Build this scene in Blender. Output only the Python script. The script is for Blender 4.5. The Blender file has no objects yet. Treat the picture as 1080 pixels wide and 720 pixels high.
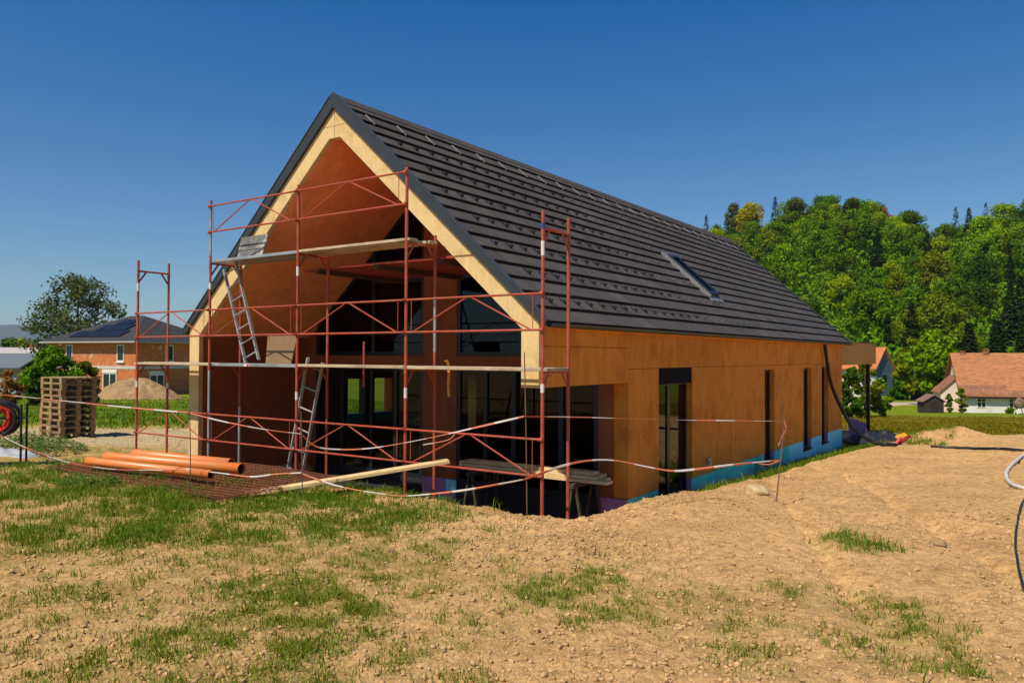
import bpy, bmesh, math, random
import numpy as np
from mathutils import Vector, Matrix, Euler

random.seed(7)
RNG = np.random.default_rng(11)
S = bpy.context.scene
COL = S.collection

# ------------------------------------------------------------------ survey
# camera stands at (0,0,1.65) looking along +Y; the house has its own frame:
# HX = metres along the gable (to the left), HY = metres along the long wall, heights are world z
F_PX, PITCH, ROLL, TH, OX, OY, ZC = 818.49, 0.0178, -0.0041, 0.6071, 0.4018, 11.609, 1.65
CT, ST = math.cos(TH), math.sin(TH)

def h2w(X, Y, z=0.0):
    return Vector((OX - X * CT + Y * ST, OY + X * ST + Y * CT, z))

def ray(px, py):
    a = (px - 540) / F_PX
    b = (360 - py) / F_PX
    a, b = a * math.cos(ROLL) + b * math.sin(ROLL), -a * math.sin(ROLL) + b * math.cos(ROLL)
    return Vector((a, math.cos(PITCH) - b * math.sin(PITCH), math.sin(PITCH) + b * math.cos(PITCH)))

def at(px, py, D):                       # survey sight -> point at distance D
    r = ray(px, py)
    t = D / r.y
    return Vector((r.x * t, D, ZC + r.z * t))

# ------------------------------------------------------------------ noise
def _hash(ix, iy, seed):
    h = (ix * 374761393 + iy * 668265263 + seed * 982451653) & 0xFFFFFFFF
    h = ((h ^ (h >> 13)) * 1274126177) & 0xFFFFFFFF
    return ((h ^ (h >> 16)) & 0xFFFF) / 65535.0

def vnoise(x, y, seed=0):
    x = np.asarray(x, float); y = np.asarray(y, float)
    ix = np.floor(x).astype(np.int64); iy = np.floor(y).astype(np.int64)
    fx = x - ix; fy = y - iy
    fx = fx * fx * fx * (fx * (fx * 6 - 15) + 10); fy = fy * fy * fy * (fy * (fy * 6 - 15) + 10)
    a = _hash(ix, iy, seed); b = _hash(ix + 1, iy, seed)
    c = _hash(ix, iy + 1, seed); d = _hash(ix + 1, iy + 1, seed)
    return (a + (b - a) * fx) * (1 - fy) + (c + (d - c) * fx) * fy

def fbm(x, y, seed=0, octv=4, gain=0.5):
    s = 0; amp = 1; tot = 0
    for o in range(octv):
        s = s + amp * (vnoise(x * 2 ** o + 17.3 * o, y * 2 ** o - 9.1 * o, seed + o) - 0.5)
        tot += amp; amp *= gain
    return s / tot * 2

def sst(a, b, x):
    t = np.clip((np.asarray(x, float) - a) / (b - a), 0, 1)
    return t * t * (3 - 2 * t)

# ------------------------------------------------------------------ terrain
def lerpz(D, pts):
    return np.interp(D, [p[0] for p in pts], [p[1] for p in pts])

def ground_base(x, y):
    x = np.asarray(x, float); y = np.asarray(y, float)
    D = np.maximum(y, 0)
    left = lerpz(D, [(0, 0), (11, -.38), (20, -.42), (80, -2.5), (200, -3.4), (9000, -3.4)])
    right = lerpz(D, [(0, 0), (11, -.46), (28, -1.38), (92, -4.9), (9000, -4.9)])
    w = sst(-.30, .10, x / np.maximum(D, 6.))
    return left * (1 - w) + right * w

def w2h(x, y):
    dx = np.asarray(x, float) - OX; dy = np.asarray(y, float) - OY
    return -dx * CT + dy * ST, dx * ST + dy * CT

def ground_z(x, y, fine=True):
    x = np.asarray(x, float); y = np.asarray(y, float)
    z = ground_base(x, y)
    R = np.hypot(x, y)
    X, Y = w2h(x, y)
    # large undulation and ruts
    amp = sst(1, 5, R) * (1 - sst(60, 120, R))
    z = z + .09 * amp * fbm(x * .35, y * .35, 3, 3) + .045 * amp * (1 - sst(30, 45, R)) * fbm(x * 1.1, y * 1.3, 7, 3)
    if fine:
        near = 1 - sst(25, 45, R)
        rough = .5 + 1.0 * sst(-.1, .35, fbm(x * .5, y * .5, 21, 3))
        z = z + near * (rough * (.030 * fbm(x * 2.1, y * 2.1, 5, 4, .6) + .024 * fbm(x * 8, y * 10, 9, 4, .75)) + .016 * np.abs(fbm(x * 22, y * 26, 13, 3, .75)) + .010 * sst(.15, .5, fbm(x * 14, y * 18, 19, 3, .7)))
        # tyre ruts crossing the right hand soil
        rut = np.exp(-((x - 1.9 - .18 * y + .3 * np.sin(y * .3)) / .14) ** 2) + np.exp(-((x - 3.5 - .18 * y + .3 * np.sin(y * .3)) / .14) ** 2)
        z = z - near * rut * sst(3, 6, y) * (.07 + .02 * np.sin(y * 26 + x * 9))
    # crest of spoil along the trench
    crest = np.exp(-((Y + 1.65) / .35) ** 2) * sst(-1.8, .3, X) * (1 - sst(3.5, 5.5, X))
    z = z + crest * (.05 + .06 * fbm(x * 3, y * 3, 31, 3))
    # low spoil bank beside the long wall
    bank = np.exp(-((X + 1.05) / .45) ** 2) * sst(2.5, 5, Y) * (1 - sst(15, 18, Y))
    z = z + bank * (.035 + .11 * fbm(x * 2.4, y * 2.4, 35, 3))
    # soil heap past the far corner
    hp = h2w(-3.2, 23.5)
    z = z + .45 * np.exp(-(((x - hp.x) / 1.6) ** 2 + ((y - hp.y) / 1.2) ** 2)) * (1 + .3 * fbm(x * 1.5, y * 1.5, 41, 3))
    # dip along the long wall
    zw = -1.02 - .034 * np.clip(Y, 0, 21)
    dip = sst(-1.9, -.30, X) * sst(1.5, 3.5, Y) * (1 - sst(20.6, 22.0, Y)) * (1 - sst(9.2, 10.2, X))
    z = z * (1 - dip) + np.minimum(z, zw) * dip
    # trench and loggia floor in front
    floor = -1.9 + .62 * sst(3.6, 6.0, X) + .5 * sst(7.6, 9.2, X)
    tr = sst(-1.45, -.95, Y) * sst(-1.45, -.7, X) * (1 - sst(9.0, 10.5, X)) * (1 - sst(3.2, 3.6, Y))
    z = z * (1 - tr) + np.minimum(z, floor + .03 * fbm(x * 3, y * 3, 51, 3)) * tr
    # under the house
    ins = sst(.05, .25, X) * (1 - sst(8.65, 8.9, X)) * sst(2.9, 3.1, Y) * (1 - sst(20.2, 20.4, Y))
    z = z * (1 - ins) + np.minimum(z, -1.75) * ins
    return z

def gz(x, y):
    return float(ground_z(np.array([x]), np.array([y]))[0])

def on_ground(px, py, lift=0.):          # where a sight line meets the terrain (or a layer lying on it)
    r = ray(px, py)
    lo = np.linspace(2, 140, 6000) / r.y
    h = ZC + r.z * lo - lift - ground_z(r.x * lo, r.y * lo, fine=False)
    i = int(np.argmax(h < 0))
    t = lo[i]
    x, y = r.x * t, r.y * t
    return Vector((x, y, gz(x, y) + lift))

# ------------------------------------------------------------------ materials
MATS = {}
def nodes_of(m):
    m.use_nodes = True
    return m.node_tree.nodes, m.node_tree.links

def mat(name, col, rough=.7, metal=0., vary=.18, scale=6., stretch=(1, 1, 1), bump=.0, bscale=40., col2=None, spec=.4,
        objrand=0., coord='Object', detail=6, dirt=None, dirt_scale=1.5, trans=0.):
    if name in MATS: return MATS[name]
    m = bpy.data.materials.new(name); n, l = nodes_of(m)
    b = n['Principled BSDF']; out = n['Material Output']
    b.inputs['Roughness'].default_value = rough; b.inputs['Metallic'].default_value = metal
    b.inputs['Specular IOR Level'].default_value = spec
    tc = n.new('ShaderNodeTexCoord'); mp = n.new('ShaderNodeMapping'); mp.inputs['Scale'].default_value = stretch
    l.new(tc.outputs[coord], mp.inputs['Vector'])
    nz = n.new('ShaderNodeTexNoise'); nz.inputs['Scale'].default_value = scale; nz.inputs['Detail'].default_value = detail
    nz.inputs['Roughness'].default_value = .62
    l.new(mp.outputs[0], nz.inputs['Vector'])
    c2 = col2 or tuple(c * (1 - vary) for c in col); c1 = tuple(min(1, c * (1 + vary)) for c in col) if not col2 else col
    rp = n.new('ShaderNodeValToRGB'); rp.color_ramp.elements[0].position = .32; rp.color_ramp.elements[1].position = .68
    rp.color_ramp.elements[0].color = (*c2, 1); rp.color_ramp.elements[1].color = (*c1, 1)
    l.new(nz.outputs['Fac'], rp.inputs['Fac'])
    src = rp.outputs['Color']
    if dirt:
        n2 = n.new('ShaderNodeTexNoise'); n2.inputs['Scale'].default_value = dirt_scale; n2.inputs['Detail'].default_value = 8
        n2.inputs['Roughness'].default_value = .7
        l.new(tc.outputs[coord], n2.inputs['Vector'])
        r2 = n.new('ShaderNodeValToRGB'); r2.color_ramp.elements[0].position = .5; r2.color_ramp.elements[1].position = .68
        l.new(n2.outputs['Fac'], r2.inputs['Fac'])
        mx = n.new('ShaderNodeMix'); mx.data_type = 'RGBA'; mx.inputs['B'].default_value = (*dirt, 1)
        l.new(r2.outputs['Color'], mx.inputs['Factor']); l.new(src, mx.inputs['A']); src = mx.outputs['Result']
    if objrand:
        oi = n.new('ShaderNodeObjectInfo'); hs = n.new('ShaderNodeHueSaturation')
        mr = n.new('ShaderNodeMapRange'); mr.inputs['To Min'].default_value = 1 - objrand; mr.inputs['To Max'].default_value = 1 + objrand
        l.new(oi.outputs['Random'], mr.inputs['Value']); l.new(mr.outputs[0], hs.inputs['Value']); l.new(src, hs.inputs['Color'])
        mh = n.new('ShaderNodeMath'); mh.operation = 'MULTIPLY_ADD'; mh.inputs[1].default_value = 7.31; mh.inputs[2].default_value = 0
        fr = n.new('ShaderNodeMath'); fr.operation = 'FRACT'
        l.new(oi.outputs['Random'], mh.inputs[0]); l.new(mh.outputs[0], fr.inputs[0])
        m3 = n.new('ShaderNodeMapRange'); m3.inputs['To Min'].default_value = .5 - objrand * .07; m3.inputs['To Max'].default_value = .5 + objrand * .07
        l.new(fr.outputs[0], m3.inputs['Value']); l.new(m3.outputs[0], hs.inputs['Hue'])
        src = hs.outputs['Color']
    l.new(src, b.inputs['Base Color'])
    if bump:
        nb = n.new('ShaderNodeTexNoise'); nb.inputs['Scale'].default_value = bscale; nb.inputs['Detail'].default_value = 4
        l.new(mp.outputs[0], nb.inputs['Vector'])
        bp = n.new('ShaderNodeBump'); bp.inputs['Strength'].default_value = bump; bp.inputs['Distance'].default_value = .02
        l.new(nb.outputs['Fac'], bp.inputs['Height']); l.new(bp.outputs[0], b.inputs['Normal'])
    if trans:
        tr = n.new('ShaderNodeBsdfTranslucent'); l.new(src, tr.inputs['Color'])
        ms = n.new('ShaderNodeMixShader'); ms.inputs[0].default_value = trans
        l.new(b.outputs[0], ms.inputs[1]); l.new(tr.outputs[0], ms.inputs[2]); l.new(ms.outputs[0], out.inputs['Surface'])
    MATS[name] = m
    return m

def glass_mat(name, tint=(.25, .3, .3), rough=.01, gloss=(.9, .95, 1)):
    m = bpy.data.materials.new(name); n, l = nodes_of(m)
    n.remove(n['Principled BSDF']); out = n['Material Output']
    fr = n.new('ShaderNodeFresnel'); fr.inputs['IOR'].default_value = 1.5
    g = n.new('ShaderNodeBsdfGlossy'); g.inputs['Roughness'].default_value = rough; g.inputs['Color'].default_value = (*gloss, 1)
    t = n.new('ShaderNodeBsdfTransparent'); t.inputs['Color'].default_value = (*tint, 1)
    ge = n.new('ShaderNodeNewGeometry'); mu = n.new('ShaderNodeMath'); mu.operation = 'MULTIPLY_ADD'; mu.inputs[1].default_value = -1; mu.inputs[2].default_value = 1
    l.new(ge.outputs['Backfacing'], mu.inputs[0]); mf = n.new('ShaderNodeMath'); mf.operation = 'MULTIPLY'; l.new(mu.outputs[0], mf.inputs[0]); l.new(fr.outputs[0], mf.inputs[1])
    ms = n.new('ShaderNodeMixShader'); l.new(mf.outputs[0], ms.inputs[0]); l.new(t.outputs[0], ms.inputs[1]); l.new(g.outputs[0], ms.inputs[2])
    l.new(ms.outputs[0], out.inputs['Surface'])
    return m

WOOD_PALE = mat('pale_timber_panel', (.70, .49, .215), .65, vary=.10, scale=3, stretch=(6, 6, .8), bump=.08, dirt=(.53, .345, .13), dirt_scale=2.2)
WOOD_WALL = mat('orange_timber_panel', (.66, .25, .036), .75, spec=.1, vary=.15, scale=2.2, stretch=(1, 2.6, .6), bump=.1, dirt=(.46, .155, .018), dirt_scale=1.6)
WOOD_RUST = mat('rust_timber_lining', (.90, .335, .125), .7, vary=.13, spec=.1, scale=2.2, stretch=(2, 2, .6), bump=.06, dirt=(.72, .24, .085), dirt_scale=1.3)
WOOD_SHADE = mat('shade_toned_board', (.27, .075, .018), .75, vary=.16, scale=2.2, stretch=(2, 2, .6), bump=.06, dirt=(.20, .055, .014), dirt_scale=1.3)  # lining timber darkened, the recess shade is put into its colour
BLACK_SHEET = mat('black_sheet', (.022, .020, .020), .8, vary=.3, scale=6, bump=.2)
MATTBLACK = mat('matt_black_box', (.010, .011, .013), .9, spec=.1)
WOOD_CANOPY = mat('canopy_board', (.50, .25, .05), .75, vary=.15, scale=3, stretch=(1, 5, .5))
TIMBER_RAW = mat('raw_softwood', (.72, .50, .23), .7, vary=.14, scale=3, stretch=(1, 6, 6), bump=.08, dirt=(.45, .29, .12), dirt_scale=3)
TIMBER_OLD = mat('weathered_plank', (.42, .32, .20), .8, vary=.25, scale=3, stretch=(1, 6, 6), bump=.1, dirt=(.22, .16, .10))
PALLET_W = mat('pallet_wood', (.30, .185, .078), .85, vary=.25, scale=3, stretch=(1, 6, 6), bump=.1, objrand=.2, dirt=(.14, .09, .05))
TILE = mat('dark_metal_tile', (.072, .059, .047), .66, vary=.12, scale=2.5, bump=.05, bscale=120, spec=.3, dirt=(.092, .074, .058), dirt_scale=.9)
BARGE = mat('anthracite_flashing', (.028, .034, .037), .5, vary=.08, scale=3, spec=.5)
DARK = mat('black_metal', (.012, .012, .014), .4, vary=.1)
DARKFRAME = mat('dark_window_frame', (.014, .017, .020), .35, vary=.1)
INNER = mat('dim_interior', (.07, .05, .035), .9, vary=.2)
CONC = mat('raw_concrete', (.36, .32, .26), .9, vary=.15, bump=.1)
GALV = mat('galvanised_steel', (.46, .46, .45), .42, .6, vary=.18, scale=4, dirt=(.30, .29, .27))
ALU = mat('aluminium', (.50, .50, .49), .4, .55, vary=.12, dirt=(.35, .33, .3))
REDP = mat('red_scaffold_paint', (.40, .065, .03), .5, vary=.22, scale=5, dirt=(.30, .13, .085), dirt_scale=7)
WHITEP = mat('white_band', (.72, .66, .6), .6, vary=.1)
BLUEP = mat('blue_band', (.03, .06, .25), .5)
REDPLY = mat('red_formwork', (.34, .045, .03), .55, vary=.15, dirt=(.2, .05, .03))
TEAL = mat('teal_insulation', (.10, .72, .62), .8, vary=.08, scale=4, bump=.05, dirt=(.13, .48, .47), dirt_scale=3)
BLUEI = mat('blue_insulation', (.22, .78, .92), .8, vary=.08, scale=4, bump=.05, dirt=(.34, .70, .80), dirt_scale=3)
PURPLE = mat('purple_insulation', (.40, .19, .36), .8, vary=.08, scale=4)
ORANGEP = mat('orange_plastic', (.78, .20, .03), .38, vary=.06, scale=2, spec=.5, dirt=(.66, .24, .08))
BLACKHOLE = mat('pipe_inside', (.12, .035, .012), .6)
RUST = mat('rusty_steel', (.20, .062, .026), .85, vary=.3, scale=12, dirt=(.12, .035, .018), dirt_scale=9)
ROD = mat('rusty_rod', (.16, .085, .05), .7, vary=.2, scale=10)
BLACKPL = mat('black_plastic', (.012, .012, .013), .4)
GREYPL = mat('grey_corrugated_plastic', (.56, .52, .46), .6)
REDPL = mat('red_plastic', (.60, .035, .022), .4)
YELPL = mat('yellow_plastic', (.62, .30, .02), .4)
TARP = mat('grey_tarp', (.32, .33, .33), .5, vary=.1)
GLASS = glass_mat('window_glass', (.22, .26, .24))
GLASSD = glass_mat('dark_window_glass', (.10, .12, .12), gloss=(.5, .55, .6))
GLASSL = glass_mat('loggia_glass', (.2, .22, .2), gloss=(.5, .52, .52))
BRICK = None
PLASTER = mat('white_plaster', (.74, .69, .62), .85, vary=.06, scale=1.2, dirt=(.60, .55, .47), dirt_scale=.6)
PLASTER2 = mat('pinkish_plaster', (.74, .58, .47), .85, vary=.06, scale=1.2)
CLAYT = mat('old_clay_tiles', (.37, .145, .052), .85, vary=.4, scale=2.4, stretch=(.6, 1, 3.5), bump=.5, bscale=9, dirt=(.36, .14, .065), dirt_scale=.35)
CLAYOLD = mat('mossy_clay_tiles', (.28, .115, .055), .9, vary=.35, scale=2, bump=.5, bscale=9, dirt=(.16, .09, .05), dirt_scale=.8)
ORT = mat('orange_clay_tiles', (.60, .19, .06), .8, vary=.15, scale=2, bump=.3, bscale=9)
GREYROOF = mat('grey_roof_tiles', (.045, .044, .044), .8, spec=.15, vary=.15, scale=2, bump=.3, bscale=14)
SOLAR = mat('solar_panel', (.010, .010, .013), .35, vary=.1, spec=.25)
BARN_SHADE = mat('shaded_barn_wall', (.10, .15, .21), .8, vary=.15, scale=3, stretch=(6, 6, .5))  # blue-grey tint stands for shade on the barn walls turned from the sun
DARKW = mat('dark_hut_boards', (.045, .03, .024), .85, vary=.25, scale=3, stretch=(6, 6, .5))
HUTR = mat('hut_roof_boards', (.20, .12, .08), .85, vary=.2)
GREYW = mat('grey_wall', (.34, .33, .32), .85, vary=.1)
LTROOF = mat('light_grey_roof', (.42, .38, .33), .8, vary=.1)
MIDROOF = mat('steel_blue_roof', (.14, .15, .165), .5, vary=.1)
BARK = mat('tree_bark', (.085, .062, .042), .95, vary=.3, scale=4, bump=.3)
STONE = mat('field_stone', (.50, .345, .17), .9, vary=.2, scale=8, bump=.4, bscale=20)
SOILM = mat('heaped_soil', (.33, .20, .085), .95, vary=.22, scale=2.5, bump=.8, bscale=9, dirt=(.19, .12, .065))
CLOD = mat('soil_clod', (.48, .295, .125), .95, vary=.25, scale=8, bump=.4, bscale=40)
HAYM = mat('brown_straw', (.20, .13, .075), .95, vary=.3, scale=6, bump=.5)

def brick_mat():
    m = bpy.data.materials.new('orange_hollow_brick'); n, l = nodes_of(m); b = n['Principled BSDF']
    tc = n.new('ShaderNodeTexCoord'); br = n.new('ShaderNodeTexBrick')
    mp = n.new('ShaderNodeMapping'); mp.inputs['Rotation'].default_value = (math.pi / 2, 0, 0)
    sep = n.new('ShaderNodeSeparateXYZ'); add = n.new('ShaderNodeMath'); cmb = n.new('ShaderNodeCombineXYZ')
    l.new(tc.outputs['Object'], sep.inputs[0]); l.new(sep.outputs['X'], add.inputs[0]); l.new(sep.outputs['Y'], add.inputs[1])
    l.new(add.outputs[0], cmb.inputs['X']); l.new(sep.outputs['Z'], cmb.inputs['Y'])
    l.new(cmb.outputs[0], br.inputs['Vector'])
    br.inputs['Scale'].default_value = 1.; br.inputs['Brick Width'].default_value = .5; br.inputs['Row Height'].default_value = .25
    br.inputs['Mortar Size'].default_value = .012
    br.inputs['Color1'].default_value = (.60, .165, .035, 1); br.inputs['Color2'].default_value = (.48, .115, .025, 1); br.inputs['Mortar'].default_value = (.50, .26, .15, 1)
    nz = n.new('ShaderNodeTexNoise'); nz.inputs['Scale'].default_value = .9; nz.inputs['Detail'].default_value = 7; nz.inputs['Roughness'].default_value = .7
    l.new(tc.outputs['Object'], nz.inputs['Vector'])
    rp = n.new('ShaderNodeValToRGB'); rp.color_ramp.elements[0].position = .58; rp.color_ramp.elements[1].position = .64
    l.new(nz.outputs['Fac'], rp.inputs['Fac'])
    mx = n.new('ShaderNodeMix'); mx.data_type = 'RGBA'; mx.inputs['B'].default_value = (.60, .42, .31, 1)
    l.new(rp.outputs['Color'], mx.inputs['Factor']); l.new(br.outputs['Color'], mx.inputs['A']); l.new(mx.outputs['Result'], b.inputs['Base Color'])
    b.inputs['Roughness'].default_value = .9
    return m
BRICK = brick_mat()

def tape_mat():
    m = bpy.data.materials.new('red_white_tape'); n, l = nodes_of(m); b = n['Principled BSDF']
    uv = n.new('ShaderNodeAttribute'); uv.attribute_name = 'along'
    w = n.new('ShaderNodeMath'); w.operation = 'FRACT'; mu = n.new('ShaderNodeMath'); mu.operation = 'MULTIPLY'; mu.inputs[1].default_value = 1.5
    l.new(uv.outputs['Fac'], mu.inputs[0]); l.new(mu.outputs[0], w.inputs[0])
    g = n.new('ShaderNodeMath'); g.operation = 'GREATER_THAN'; g.inputs[1].default_value = .5; l.new(w.outputs[0], g.inputs[0])
    mx = n.new('ShaderNodeMix'); mx.data_type = 'RGBA'; mx.inputs['A'].default_value = (.78, .24, .12, 1); mx.inputs['B'].default_value = (.80, .73, .66, 1)
    l.new(g.outputs[0], mx.inputs['Factor']); l.new(mx.outputs['Result'], b.inputs['Base Color']); b.inputs['Roughness'].default_value = .45
    tr = n.new('ShaderNodeBsdfTranslucent'); l.new(mx.outputs['Result'], tr.inputs['Color']); ms = n.new('ShaderNodeMixShader'); ms.inputs[0].default_value = .35
    l.new(b.outputs[0], ms.inputs[1]); l.new(tr.outputs[0], ms.inputs[2]); l.new(ms.outputs[0], n['Material Output'].inputs['Surface'])
    return m
TAPE = tape_mat()

# foliage
LEAF = {
    'fresh': mat('fresh_green_leaves', (.20, .285, .003), .6, vary=.3, scale=.6, objrand=.34, trans=.18, coord='Object', spec=.04),
    'mid': mat('mid_green_leaves', (.11, .195, .003), .6, vary=.3, scale=.6, objrand=.34, trans=.16, spec=.04),
    'dark': mat('dark_green_leaves', (.045, .095, .004), .6, vary=.3, scale=.6, objrand=.3, trans=.15, spec=.04),
    'yellow': mat('yellow_green_leaves', (.38, .31, .003), .6, vary=.25, scale=.6, objrand=.12, trans=.3, spec=.04),
    'brown': mat('reddish_brown_leaves', (.27, .12, .025), .6, vary=.25, scale=.6, objrand=.15, trans=.25, spec=.04),
    'olive': mat('olive_leaves', (.155, .18, .004), .6, vary=.3, scale=.6, objrand=.25, trans=.14, spec=.04),
    'grey': mat('grey_green_leaves', (.105, .125, .035), .6, vary=.25, scale=.6, objrand=.1, trans=.25, spec=.04),
    'needle': mat('dark_needles', (.022, .036, .010), .7, vary=.3, scale=.6, objrand=.3, trans=.05, spec=.03),
}
GRASS = mat('grass_blades', (.11, .195, .004), .6, vary=.45, scale=1.1, col2=(.225, .235, .015), coord='Object', trans=.3, spec=.2, detail=8)
GRASSG = mat('lush_grass_blades', (.09, .19, .003), .6, vary=.4, scale=1.3, col2=(.165, .215, .006), coord='Object', trans=.3, spec=.2, detail=8)
WEED = mat('weed_leaves', (.075, .16, .012), .55, vary=.3, scale=5, trans=.25, spec=.25)

# ------------------------------------------------------------------ mesh builder
class MB:
    def __init__(s): s.v = []; s.f = []
    def add(s, v, f):
        o = len(s.v); s.v += [tuple(p) for p in v]; s.f += [tuple(i + o for i in q) for q in f]; return s
    def box(s, x0, x1, y0, y1, z0, z1):
        return s.add([(x0, y0, z0), (x1, y0, z0), (x1, y1, z0), (x0, y1, z0), (x0, y0, z1), (x1, y0, z1), (x1, y1, z1), (x0, y1, z1)],
                     [(0, 3, 2, 1), (4, 5, 6, 7), (0, 1, 5, 4), (1, 2, 6, 5), (2, 3, 7, 6), (3, 0, 4, 7)])
    def hbox(s, X0, X1, y0, y1, z0, z1):     # box in house HX,HY
        return s.box(-max(X0, X1), -min(X0, X1), y0, y1, z0, z1)
    def prism(s, poly, vec):                 # closed polygon (3d points) extruded by vec
        n = len(poly); vec = Vector(vec); P = [Vector(p) for p in poly]
        return s.add(P + [p + vec for p in P], [tuple(range(n))[::-1], tuple(range(n, 2 * n))] + [(i, (i + 1) % n, (i + 1) % n + n, i + n) for i in range(n)])
    def beam(s, a, b, w, h, up=(0, 0, 1)):
        a = Vector(a); b = Vector(b); d = (b - a).normalized(); up = Vector(up)
        if abs(d.dot(up)) > .98: up = Vector((1, 0, 0))
        sx = d.cross(up).normalized() * (w / 2); sy = sx.cross(d).normalized() * (h / 2)
        q = [-sx - sy, sx - sy, sx + sy, -sx + sy]
        return s.add([a + k for k in q] + [b + k for k in q], [(3, 2, 1, 0), (4, 5, 6, 7), (0, 1, 5, 4), (1, 2, 6, 5), (2, 3, 7, 6), (3, 0, 4, 7)])
    def tube(s, path, r, n=8, caps=True):
        P = [Vector(p) for p in path]; R = r if isinstance(r, (list, tuple)) else [r] * len(P)
        vs = []; fs = []; ref = None
        for i, p in enumerate(P):
            d = (P[min(i + 1, len(P) - 1)] - P[max(i - 1, 0)]).normalized()
            if ref is None:
                ref = Vector((0, 0, 1)) if abs(d.z) < .9 else Vector((1, 0, 0))
            a = (ref - d * ref.dot(d)).normalized(); ref = a; b = d.cross(a)
            for k in range(n):
                t = 2 * math.pi * k / n; vs.append(p + (a * math.cos(t) + b * math.sin(t)) * R[i])
        for i in range(len(P) - 1):
            for k in range(n):
                fs.append((i * n + k, i * n + (k + 1) % n, (i + 1) * n + (k + 1) % n, (i + 1) * n + k))
        if caps: fs += [tuple(range(n))[::-1], tuple(range((len(P) - 1) * n, len(P) * n))]
        return s.add(vs, fs)
    def build(s, name, m, parent=None, smooth=False, loc=None, recalc=True):
        me = bpy.data.meshes.new(name); me.from_pydata(s.v, [], s.f)
        if recalc:
            bm = bmesh.new(); bm.from_mesh(me); bmesh.ops.recalc_face_normals(bm, faces=bm.faces); bm.to_mesh(me); bm.free()
        me.materials.append(m)
        if smooth:
            me.polygons.foreach_set('use_smooth', [True] * len(me.polygons))
        o = bpy.data.objects.new(name, me); COL.objects.link(o)
        if parent is not None:
            o.parent = parent
        if loc is not None: o.location = loc
        return o

def smooth_angle(o, deg=40):
    me = o.data
    me.polygons.foreach_set('use_smooth', [True] * len(me.polygons))
    try: me.set_sharp_from_angle(angle=math.radians(deg))
    except Exception: pass
    return o

def bevel(o, w=.004, seg=1):
    md = o.modifiers.new('bevel', 'BEVEL'); md.width = w; md.segments = seg; md.limit_method = 'ANGLE'
    return o

def tag(o, label=None, cat=None, group=None, kind=None):
    if label: o['label'] = label
    if cat: o['category'] = cat
    if group: o['group'] = group
    if kind: o['kind'] = kind
    return o

def empty(name, loc, label, cat, group=None, rz=0.):
    o = bpy.data.objects.new(name, None); o.location = loc; o.rotation_euler = (0, 0, rz); o.empty_display_size = .3
    COL.objects.link(o); return tag(o, label, cat, group)

def np_mesh(name, V, Fq, m, smooth=False, tri=False):
    me = bpy.data.meshes.new(name); V = np.asarray(V, np.float32); Fq = np.asarray(Fq, np.int32)
    k = Fq.shape[1]
    me.vertices.add(len(V)); me.vertices.foreach_set('co', V.ravel())
    me.loops.add(Fq.size); me.loops.foreach_set('vertex_index', Fq.ravel())
    me.polygons.add(len(Fq)); me.polygons.foreach_set('loop_start', np.arange(0, Fq.size, k, dtype=np.int32))
    me.polygons.foreach_set('loop_total', np.full(len(Fq), k, np.int32))
    if smooth: me.polygons.foreach_set('use_smooth', np.ones(len(Fq), bool))
    me.update(calc_edges=True); me.validate()
    if m: me.materials.append(m)
    return me

def link(name, me, parent=None, loc=None):
    o = bpy.data.objects.new(name, me); COL.objects.link(o)
    if parent is not None: o.parent = parent
    if loc is not None: o.location = loc
    return o

def copy_tree(o, parent=None):
    c = o.copy(); COL.objects.link(c)
    if parent is not None: c.parent = parent
    for ch in list(o.children): copy_tree(ch, c)
    return c

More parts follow.
